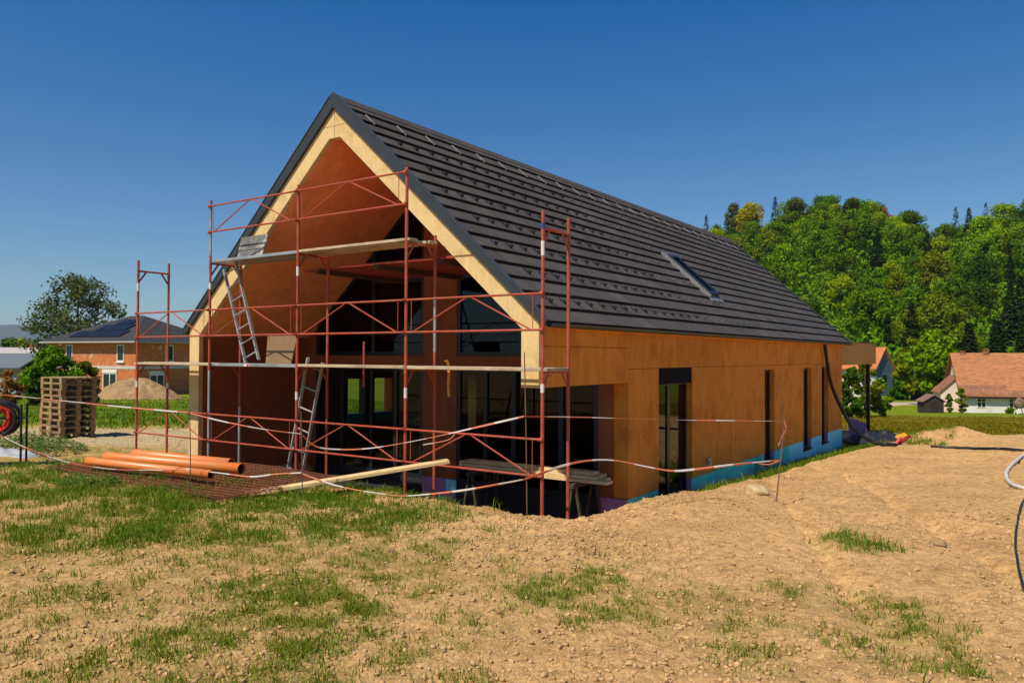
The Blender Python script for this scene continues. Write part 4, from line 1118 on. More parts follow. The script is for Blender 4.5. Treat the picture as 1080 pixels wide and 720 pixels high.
# ------------------------------------------------------------------ cable reel at the left edge
c0 = at(-1, 441, 14.0)
reel = empty('hose_reel', (c0.x, c0.y, gz(c0.x, c0.y)), 'black framed reel of red hose at the left edge', 'hose reel', rz=.25)
zc = c0.z - reel.location.z
mb = MB(); pts = [(.30 * math.cos(t), 0, zc + .30 * math.sin(t)) for t in np.linspace(0, 2 * math.pi, 33)]
for yy in (-.12, .12): mb.tube([(a, yy, c) for a, b, c in pts], .035, 8, caps=False)
for t in np.linspace(0, 2 * math.pi, 7)[:-1]: mb.tube([(0, -.12, zc), (.30 * math.cos(t), -.12, zc + .30 * math.sin(t))], .012, 6)
smooth_angle(mb.build('rim', BLACKPL, reel))
mb = MB()
pp = []
for k in range(200):
    t = k / 200 * 2 * math.pi * 9; rr = .19 + .035 * math.sin(k * .09) + .02 * math.sin(k * .53); pp.append((rr * math.cos(t), -.15 + .22 * k / 200 + .02 * math.sin(k), zc + rr * math.sin(t)))
mb.tube(pp, .022, 6); smooth_angle(mb.build('hose', REDPL, reel))
for x, y in ((.40, -.14), (.40, .14), (-.40, -.14), (-.40, .14)):
    mb = MB(); mb.tube([(x, y, 0), (x, y, zc + .25)], .02, 8); mb.build('stand_leg', DARK, reel)
for ra, rb in (((-.40, -.14, .05), (.40, -.14, .05)), ((-.4, .14, .05), (.4, .14, .05)), ((-.4, 0, zc), (.4, 0, zc)), ((.4, -.14, zc), (.4, .14, zc))):
    mb = MB(); mb.tube([ra, rb], .019, 8); mb.build('stand_rail', DARK, reel)
# crumpled tarp at the left
q = on_ground(8, 480); bm = bmesh.new(); bmesh.ops.create_grid(bm, x_segments=40, y_segments=24, size=1)
for v in bm.verts:
    x, y = v.co.x * .75, v.co.y * .28; e = max(0, 1 - abs(v.co.x)) ** .4 * max(0, 1 - abs(v.co.y)) ** .4
    v.co = Vector((x, y, e * (.13 + .10 * float(fbm(np.array([x * 4]), np.array([y * 7]), 91, 3)[0]))))
me = bpy.data.meshes.new('tarp'); bm.to_mesh(me); bm.free(); me.materials.append(TARP); o = link('crumpled_tarp', me, loc=q); o.rotation_euler = (0, 0, -.25); smooth_angle(o, 60); tag(o, 'crumpled grey tarp on the ground at the left edge', 'tarp')

# ------------------------------------------------------------------ right: hoses, bits
hs = [h2w(-.10, 17.35, 2.05), h2w(-.10, 17.37, 1.9), h2w(-.13, 17.7, 1.2)]
hose_px = [(876, 402, 26.2), (885, 425, 26.5), (897, 447, 26.6), (912, 461, 26.5), (927, 468.5, 26.2)]
pts = [h2w(-.12, 17.36, 2.05), h2w(-.14, 17.42, 1.75)] + [at(*q) for q in hose_px]
e = on_ground(945, 471); pts.append(Vector((e.x - .45, e.y, e.z + .06))); pts.append(e + Vector((0, 0, .05)))
def spline(P, k=8):
    Q = []; n = len(P)
    for i in range(n - 1):
        p0, p1, p2, p3 = P[max(i - 1, 0)], P[i], P[i + 1], P[min(i + 2, n - 1)]
        for j in range(k):
            t = j / k; Q.append(.5 * ((2 * p1) + (p2 - p0) * t + (2 * p0 - 5 * p1 + 4 * p2 - p3) * t * t + (3 * p1 - p0 - 3 * p2 + p3) * t ** 3))
    return Q + [P[-1]]
mb = MB(); mb.tube(spline(pts), .06, 10); o = mb.build('drain_hose', BLACKPL); smooth_angle(o); tag(o, 'thick black hose hanging from the eaves to the soil', 'hose')
def ground_hose(sights, r, m, name, label, corr=False):
    P = [on_ground(*s) for s in sights]
    for p in P: p.z += r
    Q = spline(P, 40 if corr else 8)
    for p in Q: p.z = max(p.z, gz(p.x, p.y) + r * .8)
    R = [r * (1 + (.16 if i % 2 else -.1)) for i in range(len(Q))] if corr else r
    mb = MB(); mb.tube(Q, R, 9); o = mb.build(name, m); smooth_angle(o, 80); return tag(o, label, 'hose')
ground_hose([(982, 472), (1000, 473), (1030, 474.5), (1060, 474.5), (1090, 478)], .042, BLACKPL, 'black_hose', 'black hose lying straight across the soil before the field')
ground_hose([(1090, 474), (1076, 484), (1063, 497), (1062, 507), (1072, 515), (1095, 520)], .033, GREYPL, 'corrugated_hose', 'pale corrugated hose looping at the right edge', corr=True)
ground_hose([(1092, 520), (1079, 530), (1073, 552), (1071, 575), (1074, 598), (1082, 625), (1096, 660)], .013, BLACKPL, 'black_cable', 'thin black cable curving over the soil at the right edge')
p = on_ground(944, 470)
mb = MB(); mb.tube([(0, 0, .02), (.22, .06, .27)], .05, 12); mb.tube([(.02, 0, .04), (-.03, -.02, -.03)], .062, 12); o = mb.build('red_pipe_end', REDPL); o.location = p; smooth_angle(o); tag(o, 'red plastic pipe end sticking up from the soil heap', 'pipe end')
mb = MB(); mb.prism([(0, 0, 0), (.34, .05, .12), (.34, .25, .18), (0, .2, .05)], (0, .01, .03)); o = mb.build('yellow_panel', YELPL); o.location = p + Vector((.22, .25, .18)); tag(o, 'yellow plastic panel lying behind the red pipe end', 'panel')
mb = MB(); mb.prism([(0, 0, 0), (.5, .1, .29), (.53, .1, .25), (.04, 0, -.05)], (0, .14, .02)); o = mb.build('red_channel', mat('dark_red_plastic', (.22, .02, .018), .5)); o.location = p + Vector((.12, .1, .02)); tag(o, 'dark red channel propped against the yellow panel', 'channel')
# insulation sheet and dark foil behind the far corner
b0 = h2w(-.10, 21.3); zz = gz(b0.x, b0.y)
mb = MB(); mb.prism([(0, 0, 0), (.75, .15, 0), (.8, .45, .5), (.1, .4, .72)], (0, .05, 0)); o = mb.build('insulation_sheet', mat('violet_sheet', (.20, .115, .21), .7, vary=.2)); o.location = (b0.x, b0.y, zz + .25); tag(o, 'violet insulation sheet leaning behind the blue wall base', 'sheet')
bm = bmesh.new(); bmesh.ops.create_grid(bm, x_segments=40, y_segments=30, size=1)
for v in bm.verts:
    x, y = v.co.x, v.co.y; e = max(0, 1 - x * x) ** .6 * max(0, 1 - y * y) ** .6
    v.co = Vector((x * 1.0, y * .7, e * (.34 + .25 * float(fbm(np.array([x * 2.5]), np.array([y * 2.5]), 95, 4)[0]))))
me = bpy.data.meshes.new('foil'); bm.to_mesh(me); bm.free(); me.materials.append(mat('black_foil', (.02, .02, .026), .45)); q = h2w(-.9, 21.6); o = link('black_foil', me, loc=(q.x, q.y, gz(q.x, q.y) - .02)); smooth_angle(o, 60); tag(o, 'crumpled black foil heaped at the far wall corner', 'foil')

# ------------------------------------------------------------------ trees
def leaf_cloud(lobes, n, size, seed, flat=.75, shell=.55, up=.25):
    rng = np.random.default_rng(seed)
    vol = np.array([l[3] ** 2 for l in lobes]); pick = rng.choice(len(lobes), n, p=vol / vol.sum())
    L = np.array(lobes)[pick]
    d = rng.normal(size=(n, 3)); d /= np.linalg.norm(d, axis=1)[:, None]
    r = shell + (1 - shell) * rng.random(n) ** .5
    r *= 1 + .16 * np.sin(d[:, 0] * 5 + L[:, 0]) * np.sin(d[:, 1] * 6 + L[:, 1])
    sc = np.stack([L[:, 3], L[:, 3], L[:, 3] * flat], 1)
    c = L[:, :3] + d * r[:, None] * sc
    nrm = d + rng.normal(size=(n, 3)) * .55; nrm[:, 2] += up; nrm /= np.linalg.norm(nrm, axis=1)[:, None]
    t = np.cross(nrm, rng.normal(size=(n, 3))); t /= np.linalg.norm(t, axis=1)[:, None]; b = np.cross(nrm, t)
    s = size * rng.uniform(.55, 1.35, (n, 1))
    asp = rng.uniform(.45, .9, (n, 1))
    k1 = rng.uniform(.6, 1.2, (n, 1))
    P = np.stack([c - t * s, c - b * s * asp * k1 * .8 + nrm * s * .1, c + t * s * k1, c + b * s * asp + nrm * s * .1], 1)
    return P.reshape(-1, 3), np.arange(4 * n).reshape(-1, 4)

def branch_mb(h, r, limbs, seed, crown0):
    rs = random.Random(seed); mb = MB()
    mb.tube([(0, 0, -.4), (rs.uniform(-.1, .1), 0, h * .3), (rs.uniform(-.2, .2), rs.uniform(-.2, .2), h * .62), (0, 0, h * .9)], [r * 1.25, r, r * .6, r * .12], 8)
    for k in range(limbs):
        t = crown0 + (.85 - crown0) * k / max(1, limbs - 1); a = k * 2.4 + rs.uniform(-.4, .4); z0 = h * t * .8
        L = h * rs.uniform(.22, .36) * (1.15 - t * .6); e = Vector((math.cos(a) * L, math.sin(a) * L, z0 + L * rs.uniform(.5, 1.0)))
        m_ = Vector((math.cos(a) * L * .5, math.sin(a) * L * .5, z0 + L * .32))
        mb.tube([(0, 0, z0), m_, e], [r * .42, r * .26, r * .06], 6)
    return mb

def make_lobes(h, w, seed, nl, base=.25, jitter=.6, ls=1.):
    rs = random.Random(seed); out = []
    for k in range(nl):
        t = rs.random(); z = h * (base + (1 - base) * t * .9)
        prof = math.sin(math.pi * min(.98, .18 + .80 * t)) ** .7
        rad = w / 2 * prof
        a = rs.uniform(0, 2 * math.pi); rr = rad * math.sqrt(rs.random()) * .85
        s = w * rs.uniform(.13, .24) * ls
        out.append((math.cos(a) * rr, math.sin(a) * rr, min(z, h - s * .6), s))
    return out

TREES = {}
def tree_meshes(kind, leaf, h, w, n, size, seed, nl=16, base=.25, shell=.5, limbs=6, tr=.22, ls=1.):
    key = (kind, leaf, seed)
    if key in TREES: return TREES[key]
    if kind == 'conifer':
        rng = np.random.default_rng(seed); t = rng.random(n) ** 1.35; z = h * (.10 + .90 * t)
        rad = w / 2 * (1 - t) ** .85 * (.72 + .28 * np.abs(np.sin(t * 26 + seed))) + .12
        a = rng.uniform(0, 2 * math.pi, n); r = rad * rng.random(n) ** .35
        c = np.stack([np.cos(a) * r, np.sin(a) * r, z - r * .28], 1)
        out = np.stack([np.cos(a), np.sin(a), np.full(n, -.35)], 1); out /= np.linalg.norm(out, axis=1)[:, None]
        side = np.stack([-np.sin(a), np.cos(a), rng.normal(0, .2, n)], 1)
        s = size * rng.uniform(.6, 1.3, (n, 1)) * (.5 + .5 * (1 - t[:, None]))
        P = np.stack([c - side * s * .5, c + out * s * .2 - side * s * .3 , c + out * s * 1.2, c + side * s * .5], 1)
        V, Fq = P.reshape(-1, 3), np.arange(4 * n).reshape(-1, 4)
        tm = MB(); tm.tube([(0, 0, -.4), (0, 0, h * .5), (0, 0, h * .96)], [tr, tr * .6, .03], 7)
    else:
        lobes = make_lobes(h, w, seed, nl, base, ls=ls)
        V, Fq = leaf_cloud(lobes, n, size, seed, shell=shell)
        tm = branch_mb(h, tr, limbs, seed, base * .8)
    cm = np_mesh('crown', V, Fq, LEAF[leaf])
    tmp = tm.build('trunk', BARK); tme = tmp.data; bpy.data.objects.remove(tmp); smooth = tme.polygons.foreach_set('use_smooth', [True] * len(tme.polygons))
    TREES[key] = (cm, tme); return TREES[key]

def tree(name, loc, meshes, label, group=None, sc=1., rz=None, cat='tree', squash=1.):
    o = empty(name, loc, label, cat, group, rz=random.uniform(0, 6.28) if rz is None else rz)
    o.scale = (sc, sc, sc * squash)
    link('crown', meshes[0], o); link('trunk', meshes[1], o)
    return o

# hill
def ridge(az):                                    # height of the hill's bare crest at 350 m by bearing
    return np.interp(az, [-.1, .10, .20, .26, .29, .36, .42, .48, .55, .60, .66, .80, 1.0, 1.3],
                     [-6, 20, 42, 46, 49, 53.5, 58, 52, 42, 43, 48, 46, 36, -6])
def hill_z(x, y):
    D = np.hypot(x, y) ; az = np.arctan2(x, y); tan = np.tan(np.clip(az, -1.2, 1.3))
    rise = sst(0, 1, (D - 150) / 215) ** .85 * (1 - sst(380, 560, D))
    return -5.2 + (ridge(tan) + 5) * rise + 2.5 * fbm(x * .03, y * .03, 101, 3) * rise
def build_hill():
    az = np.linspace(-.1, .95, 110); rr = np.linspace(142, 620, 90)
    A, R = np.meshgrid(az, rr); x = R * np.sin(A); y = R * np.cos(A); z = hill_z(x, y)
    na, nr = len(az), len(rr); i = np.arange(nr - 1)[:, None] * na; j = np.arange(na - 1)[None, :]
    Fq = np.stack([i + j, i + j + 1, i + na + j + 1, i + na + j], -1).reshape(-1, 4)
    me = np_mesh('hill', np.stack([x.ravel(), y.ravel(), z.ravel()], 1), Fq[:, ::-1], mat('forest_floor', (.035, .045, .014), .95, vary=.3, scale=.1), smooth=True)
    tag(link('hill', me), kind='structure')
build_hill()

BR = [tree_meshes('broad', lf, 17, 13.5, 5600, .40, sd, 34, .14) for lf, sd in (('fresh', 1), ('fresh', 2), ('mid', 3), ('mid', 4), ('dark', 5), ('olive', 6))]
CO = [tree_meshes('conifer', 'needle', 20, 6.5, 1500, 1.2, sd) for sd in (7, 8)]
rs = random.Random(5)
HLAB = {0: ('broadleaf_tree', 'fresh green broadleaf tree in the forest on the hill'), 1: ('broadleaf_tree', 'fresh green broadleaf tree in the forest on the hill'),
        2: ('broadleaf_tree', 'mid green broadleaf tree in the forest on the hill'), 3: ('broadleaf_tree', 'mid green broadleaf tree in the forest on the hill'),
        4: ('broadleaf_tree', 'dark green broadleaf tree in the forest on the hill'), 5: ('broadleaf_tree', 'olive green broadleaf tree in the forest on the hill')}
cnt = 0
D = 150.
while D < 372:
    step = 7.9 + (D - 150) * .0135
    wid = D * 1.05
    x = .14 * D + rs.uniform(0, step)
    while x < .80 * D:
        xx, yy = x + rs.uniform(-2.5, 2.5), D + rs.uniform(-4, 4)
        az = xx / yy
        # patch structure: conifers on the crest and low right, broadleaf elsewhere
        nn = float(fbm(np.array([xx * .02]), np.array([yy * .02]), 111, 3)[0])
        vis = az < .70
        con = (D > 325 and rs.random() < .5) or (D < 200 and az > .52 and rs.random() < .55) or (nn > .28 and rs.random() < .6) or rs.random() < .05
        k = None
        if con:
            m_ = rs.choice(CO); lab = ('conifer_tree', 'dark conifer standing in the forest on the hill'); sc = rs.uniform(.5, .85)
        else:
            pr_ = [0, 0, 1, 1, 2, 3, 2, 3, 4, 4, 5] if D < 300 else [2, 3, 3, 4, 5, 0]
            if D < 185: pr_ = [0, 2, 3, 4, 4, 5, 5]
            if nn < -.25: pr_ = [0, 1, 0, 1, 2]
            k = rs.choice(pr_); m_ = BR[k]; lab = HLAB[k]; sc = rs.uniform(.56, .92)
        z = float(hill_z(np.array([xx]), np.array([yy]))[0])
        px = 540 + F_PX * xx / yy
        if px < 1110 and px > 690 and cnt < 298:
            tree(lab[0], (xx, yy, z - .3), m_, lab[1], 'trees of the hill forest', sc); cnt += 1
        x += step * rs.uniform(1.0, 1.55) * 1.25
    D += step * 1.12
N = 70000; R_ = RNG.uniform(150, 372, N); A_ = RNG.uniform(.12, .66, N); xx = R_ * np.sin(A_); yy = R_ * np.cos(A_)
c = np.stack([xx, yy, hill_z(xx, yy) + RNG.random(N) * 6], 1); d = RNG.normal(size=(N, 3)); d /= np.linalg.norm(d, axis=1)[:, None]; b = np.cross(d, RNG.normal(size=(N, 3))); b /= np.linalg.norm(b, axis=1)[:, None]
sz = RNG.uniform(.35, .85, (N, 1)); P = np.stack([c - d * sz, c - b * sz * .7, c + d * sz, c + b * sz * .6], 1)
o = link('undergrowth', np_mesh('undergrowth', P.reshape(-1, 3), np.arange(4 * N).reshape(-1, 4), LEAF['mid'])); tag(o, 'dark leafy undergrowth between the trees on the hill', 'undergrowth', kind='stuff')
# landmark crowns of the skyline
def hill_tree(px, D, top_y, kind, leaf, w, label, name, seed, n=2200, size=.6):
    x = (px - 540) / F_PX * D; z = float(hill_z(np.array([x]), np.array([D]))[0])
    h = max(5., at(px, top_y, D).z - z)
    m_ = tree_meshes(kind, leaf, h, w, n if kind == 'conifer' else 7000, size if kind == 'conifer' else .4, seed, 60, .3)
    tree(name, (x, D, z - .2), m_, label)
hill_tree(818, 352, 207, 'conifer', 'needle', 7, 'pointed dark spruce rising alone above the skyline right of yellow-green crown', 'spruce_tree', 31, 900, 1.2)
hill_tree(792, 338, 213, 'broad', 'yellow', 13, 'yellow-green crown on the skyline at the left end of the ridge', 'broadleaf_tree', 32)
hill_tree(775, 345, 213, 'broad', 'grey', 9, 'grey-green tree at the left tip of the forest skyline', 'broadleaf_tree', 33)
hill_tree(745, 338, 226, 'conifer', 'needle', 5, 'small dark spruce showing just above the roof ridge', 'spruce_tree', 34, 900, 1.)
hill_tree(928, 345, 216, 'broad', 'brown', 12, 'larger reddish-brown crown near the top of the hill', 'broadleaf_tree', 35)
hill_tree(908, 345, 217, 'broad', 'brown', 8, 'smaller reddish-brown crown near the top of the hill', 'broadleaf_tree', 36)
hill_tree(1009, 352, 217, 'conifer', 'needle', 7, 'tall dark spruce on the skyline above the farmhouse', 'spruce_tree', 37, 900, 1.2)
hill_tree(1041, 350, 213, 'conifer', 'needle', 8, 'broad dark spruce on the skyline near the right edge', 'spruce_tree', 38, 900, 1.2)

# valley trees and bushes on the right
def plant_at(name, px, base_y, D, top_y, wpx, leaf, label, seed, n, size, cat='tree', kind='broad', nl=14, base=.18, group=None, shell=.5, ls=1., limbs=6):
    if cat == 'bush': n = int(n * 2.4); size *= .6; nl = int(nl * 2.2); ls = .75; shell = .2
    b = at(px, base_y, D); z = gz(b.x, b.y); h = max(.6, at(px, top_y, D).z - z); w = wpx * D / F_PX
    m_ = tree_meshes(kind, leaf, h, w, n, size, seed, nl, base, tr=max(.05, h * .015), shell=shell, ls=ls, limbs=limbs)
    return tree(name, (b.x, b.y, z), m_, label, group, cat=cat)
plant_at('broadleaf_tree', 985, 432, 104, 344, 58, 'fresh', 'light green tree behind the hut left of the farmhouse', 41, 6000, .30, nl=34, ls=.8, shell=.3)
plant_at('broadleaf_tree', 962, 428, 118, 352, 36, 'olive', 'olive tree between the barn and light green tree', 42, 2000, .45)
plant_at('conifer_tree', 1022, 432, 112, 340, 34, 'needle', 'dark conifer above the left half of the farmhouse roof', 43, 2200, .9, kind='conifer')
plant_at('conifer_tree', 1052, 432, 116, 337, 40, 'needle', 'dark conifer above the middle of the farmhouse roof', 44, 2200, .9, kind='conifer')
plant_at('conifer_tree', 1080, 432, 114, 345, 40, 'needle', 'dark conifer above the right end of the farmhouse roof', 45, 2200, .9, kind='conifer')
plant_at('bush', 899, 425, 62, 384, 30, 'dark', 'dark bush beside the black canopy post on its left', 46, 1500, .22, 'bush', base=.05)
plant_at('bush', 912, 425, 66, 376, 36, 'olive', 'olive flowering bush behind the black canopy post', 47, 1700, .22, 'bush', base=.05)
plant_at('bush', 928, 424, 68, 396, 24, 'mid', 'low green bush right of the canopy post before the barn', 48, 1100, .22, 'bush', base=.05)
plant_at('bush', 948, 418, 118, 402, 22, 'dark', 'dark bush at the foot of the barn gable', 49, 900, .4, 'bush', base=.05)
plant_at('bush', 972, 420, 122, 404, 30, 'olive', 'dull hedge bush behind the wooden hut', 50, 900, .4, 'bush', base=.05)
plant_at('bush', 1014, 435, 86, 408, 13, 'olive', 'thin bush growing against the farmhouse corner', 51, 700, .22, 'bush', base=.1)
plant_at('bush', 1001, 435, 86.5, 414, 9, 'olive', 'small pale bush between the hut and the farmhouse', 52, 500, .22, 'bush', base=.1)
plant_at('bush', 1066, 436, 86, 430, 10, 'mid', 'low green bush at the farmhouse wall by the straw bale', 53, 400, .2, 'bush', base=.05)
# left
lt = plant_at('broadleaf_tree', 82, 405, 95, 284, 124, 'grey', 'tall airy tree with bare limbs behind the brick house', 61, 8500, .20, nl=95, base=.18, shell=.25, ls=.52, limbs=16)
plant_at('bush', 58, 418, 44, 364, 64, 'mid', 'large green bush left of the brick house', 62, 4000, .17, 'bush', base=.04, nl=22)
plant_at('bush', 90, 418, 46, 380, 40, 'olive', 'sunlit lower bush in front of the brick house corner', 63, 2600, .16, 'bush', base=.04)
plant_at('bush', 40, 418, 42, 385, 26, 'dark', 'small dark bush at the left foot of the large green bush', 64, 1500, .16, 'bush', base=.04)
plant_at('bush', 8, 425, 40, 390, 34, 'brown', 'brownish bare bush at the far left edge below grey roofs', 65, 700, .15, 'bush', base=.1)
for k, (px, ty, w, lf, D) in enumerate([(-30, 356, 30, 'dark', 260), (-8, 358, 26, 'mid', 255), (8, 356, 24, 'dark', 265), (24, 358, 22, 'olive', 250), (38, 357, 24, 'dark', 262), (55, 357, 26, 'mid', 255), (72, 358, 26, 'dark', 258), (100, 352, 30, 'mid', 250), (130, 352, 30, 'dark', 262), (160, 352, 30, 'mid', 256)]):
    plant_at('broadleaf_tree', px, 372, D, ty, w * 1.3, lf, 'distant tree of the low treeline behind the left houses', 70 + k % 3, 900, .8, group='trees of the far treeline', nl=12)

# weeds: leafy plants
def weed(px, py, r, h, n, label, leafsize=.06, name='weed_plant'):
    p = on_ground(px, py); rng = np.random.default_rng(px)
    V = []; Fq = []
    for k in range(n):
        a = rng.uniform(0, 6.28); rr = r * math.sqrt(rng.random()); z = h * (1 - (rr / r) ** 2 * .6) * rng.uniform(.25, 1)
        c = Vector((math.cos(a) * rr, math.sin(a) * rr, z)); d = Vector((math.cos(a) + rng.normal(0, .6), math.sin(a) + rng.normal(0, .6), rng.uniform(-.2, .7))).normalized()
        s = d.cross(Vector((0, 0, 1))).normalized(); L = leafsize * rng.uniform(.6, 1.4)
        o = len(V); V += [c, c + d * L * .5 + s * L * .32 + Vector((0, 0, L * .08)), c + d * L - Vector((0, 0, L * .15)), c + d * L * .5 - s * L * .32 + Vector((0, 0, L * .08))]; Fq.append((o, o + 1, o + 2, o + 3))
    mb = MB(); mb.v = [tuple(v) for v in V]; mb.f = Fq; o = mb.build(name, WEED, recalc=False); o.location = p
    return tag(o, label, 'weed')
weed(10, 473, .65, .42, 900, 'leafy weed clump above the grey tarp at the left edge')
weed(38, 474, .6, .40, 900, 'leafy weed clump between the reel and the pallets')
weed(62, 478, .5, .32, 600, 'low leafy weed clump in front of the pallet stack')
weed(93, 514, .42, .26, 450, 'round leafy weed at the front edge of the rusty mats', .05)
weed(708, 520, .38, .22, 420, 'leafy weed at the foot of the tall side door', .05)
weed(722, 516, .40, .24, 420, 'leafy weed just right of the tall side door foot', .05)
weed(748, 511, .40, .20, 380, 'leafy weed along the turquoise strip, right of the door', .045)
weed(775, 503, .35, .22, 300, 'leafy weed along the turquoise strip near the pale stone', .045)
weed(803, 499, .22, .48, 260, 'tall thin weed standing against the turquoise strip', .05)

# ------------------------------------------------------------------ other buildings
def gable_building(name, A, dirv, length, width, zb, eave, rise, label, m_wall, m_roof, over=.35, roof_t=.18, m_gable=None, wins=(), chimneys=(), cat='house', m_roof2=None):
    """A: ground corner; dirv: unit vector along the long side (length), local x; local y is to its left (width)"""
    ang = math.atan2(dirv[1], dirv[0]); o = empty(name, (A[0], A[1], zb), label, cat, rz=ang)
    h = eave
    mb = MB()
    mb.box(0, length, 0, .3, 0, h); mb.box(0, length, width - .3, width, 0, h); mb.build('wall', m_wall, o)
    for x0 in (0.002, length - .302):
        mb = MB(); mb.prism([(x0, .302, 0), (x0, width - .302, 0), (x0, width - .302, h), (x0, width / 2, h + rise * .97), (x0, .302, h)], (.3, 0, 0)) if False else mb.prism([(x0, .002, 0), (x0, width - .002, 0), (x0, width - .002, h), (x0, width / 2, h + rise * .96), (x0, .002, h)], (.0, 0, 0))
        mb = MB(); mb.prism([(x0 + .001, .301, 0), (x0 + .001, width - .301, 0), (x0 + .001, width - .301, h), (x0 + .001, width - .05, h + .01), (x0 + .001, width / 2, h + rise * .97), (x0 + .001, .05, h + .01), (x0 + .001, .301, h)], (.29, 0, 0)); mb.build('gable_wall', m_gable or m_wall, o)
    sl_ = rise / (width / 2)
    for k, sgn in enumerate((1, -1)):
        mb = MB(); y0 = -over; z0 = h - over * sl_
        q = [(-over, y0, z0 + .0), (-over, width / 2, h + rise), (-over, width / 2, h + rise + roof_t), (-over, y0 - .05, z0 + roof_t)]
        if sgn == -1: q = [(a, width - b, c) for a, b, c in q]
        mb.prism(q, (length + 2 * over, 0, 0)); r = mb.build('roof', m_roof, o)
    for (cx, cw, ch) in chimneys:
        mb = MB(); mb.box(cx - cw / 2, cx + cw / 2, width / 2 - cw / 2, width / 2 + cw / 2, h + rise - .3, h + rise + ch); mb.box(cx - cw / 2 - .06, cx + cw / 2 + .06, width / 2 - cw / 2 - .06, width / 2 + cw / 2 + .06, h + rise + ch + .002, h + rise + ch + .1)
        mb.build('chimney', CLAYOLD, r)
    for (wx, wz, ww, wh) in wins:
        mb = MB(); t = .09
        mb.box(wx, wx + t, -.05, -.003, wz, wz + wh); mb.box(wx + ww - t, wx + ww, -.05, -.003, wz, wz + wh); mb.box(wx + t, wx + ww - t, -.05, -.003, wz, wz + t); mb.box(wx + t, wx + ww - t, -.05, -.003, wz + wh - t, wz + wh); mb.box(wx + ww / 2 - .04, wx + ww / 2 + .04, -.047, -.004, wz + t, wz + wh - t); mb.box(wx + t, wx + ww / 2 - .042, -.045, -.005, wz + wh * .6, wz + wh * .6 + .05); mb.box(wx + ww / 2 + .042, wx + ww - t, -.045, -.005, wz + wh * .6, wz + wh * .6 + .05)
        w = mb.build('window', PLASTER, o)
        mb = MB(); mb.box(wx + .03, wx + ww - .03, -.028, -.006, wz + .03, wz + wh - .03); mb.build('pane', mat('far_pane', (.02, .025, .03), .1, spec=.6), w)
    return o
# white farmhouse
A = at(1016, 436, 91); A.z = -4.95
B = at(1123, 437.5, 88)
dv = Vector((B.x - A.x, B.y - A.y)).normalized()
fh = gable_building('farmhouse', (A.x, A.y), dv, 16, 8.5, -5.0, 2.45, 4.55, 'long white farmhouse under a red tiled roof', PLASTER, CLAYT, over=.45, m_gable=PLASTER2, wins=[(1.4, .75, .95, 1.15), (4.65, .75, .95, 1.15), (8.6, .75, .95, 1.15)], chimneys=[(3.4, .6, .55), (.9, .5, .3)])
mb = MB(); sl_ = 4.55 / 4.25
for (x0, x1, y0, y1) in ((-.45, 4.6, -.46, .62), (4.62, 9.3, -.46, .10)):
    z0 = 2.45 + y0 * sl_ + .26; z1 = 2.45 + y1 * sl_ + .255
    mb.prism([(x0, y0, z0), (x1, y0, z0), (x1, y1, z1), (x0, y1, z1)], (0, 0, .03))
mb.build('mossy_tiles', CLAYOLD, fh)
mb = MB(); mb.box(-.4, 16.4, -.56, -.40, 1.88, 2.06); mb.build('gutter', DARK, fh)
# lean-to at its left end
mb = MB(); mb.prism([(-1.9, 2.2, 0), (-1.9, 2.2, 2.4), (-.02, 2.2, 4.2), (-.02, 2.2, 0)], (0, 4, 0)); mb.build('lean_to_wall', PLASTER2, fh)
mb = MB(); mb.prism([(-2.15, 2.0, 2.25), (-2.15, 2.0, 2.4), (-.03, 2.0, 4.45), (-.03, 2.0, 4.3)], (0, 4.4, 0)); mb.build('lean_to_roof', CLAYOLD, fh)
# hut
A = at(975, 434.5, 88); zh = gz(A.x, A.y) - .05
hut = empty('wooden_hut', (A.x, A.y, zh), 'small dark wooden hut on the lawn beside the farmhouse', 'hut', rz=-.1)
mb = MB(); mb.prism([(0, 0, 0), (2.1, 0, 0), (2.1, 0, 1.35), (1.05, 0, 2.0), (0, 0, 1.35)], (0, 1.9, 0)); mb.build('wall', DARKW, hut)
mb = MB(); mb.prism([(-.22, -.15, 1.26), (1.05, -.15, 2.04), (1.05, -.15, 2.14), (-.22, -.15, 1.36)], (0, 2.2, 0)); mb.prism([(2.32, -.15, 1.26), (1.052, -.15, 2.04), (1.052, -.15, 2.14), (2.32, -.15, 1.36)], (0, 2.2, 0)); mb.build('roof', HUTR, hut)
mb = MB(); mb.box(.65, 1.4, -.03, -.003, .05, 1.3); mb.build('door', mat('hut_door', (.03, .02, .016), .85), hut)
# barn with orange roof: long wall faces the sun, right-hand gable painted shade-blue
G = at(924.5, 418, 128); zb = -5.2
dvb = Vector((-.90, .43)).normalized()
L_ = at(945, 418, 131)
dg = Vector((L_.x - G.x, L_.y - G.y)).normalized(); 
ang_dir = Vector((-.80, .60))
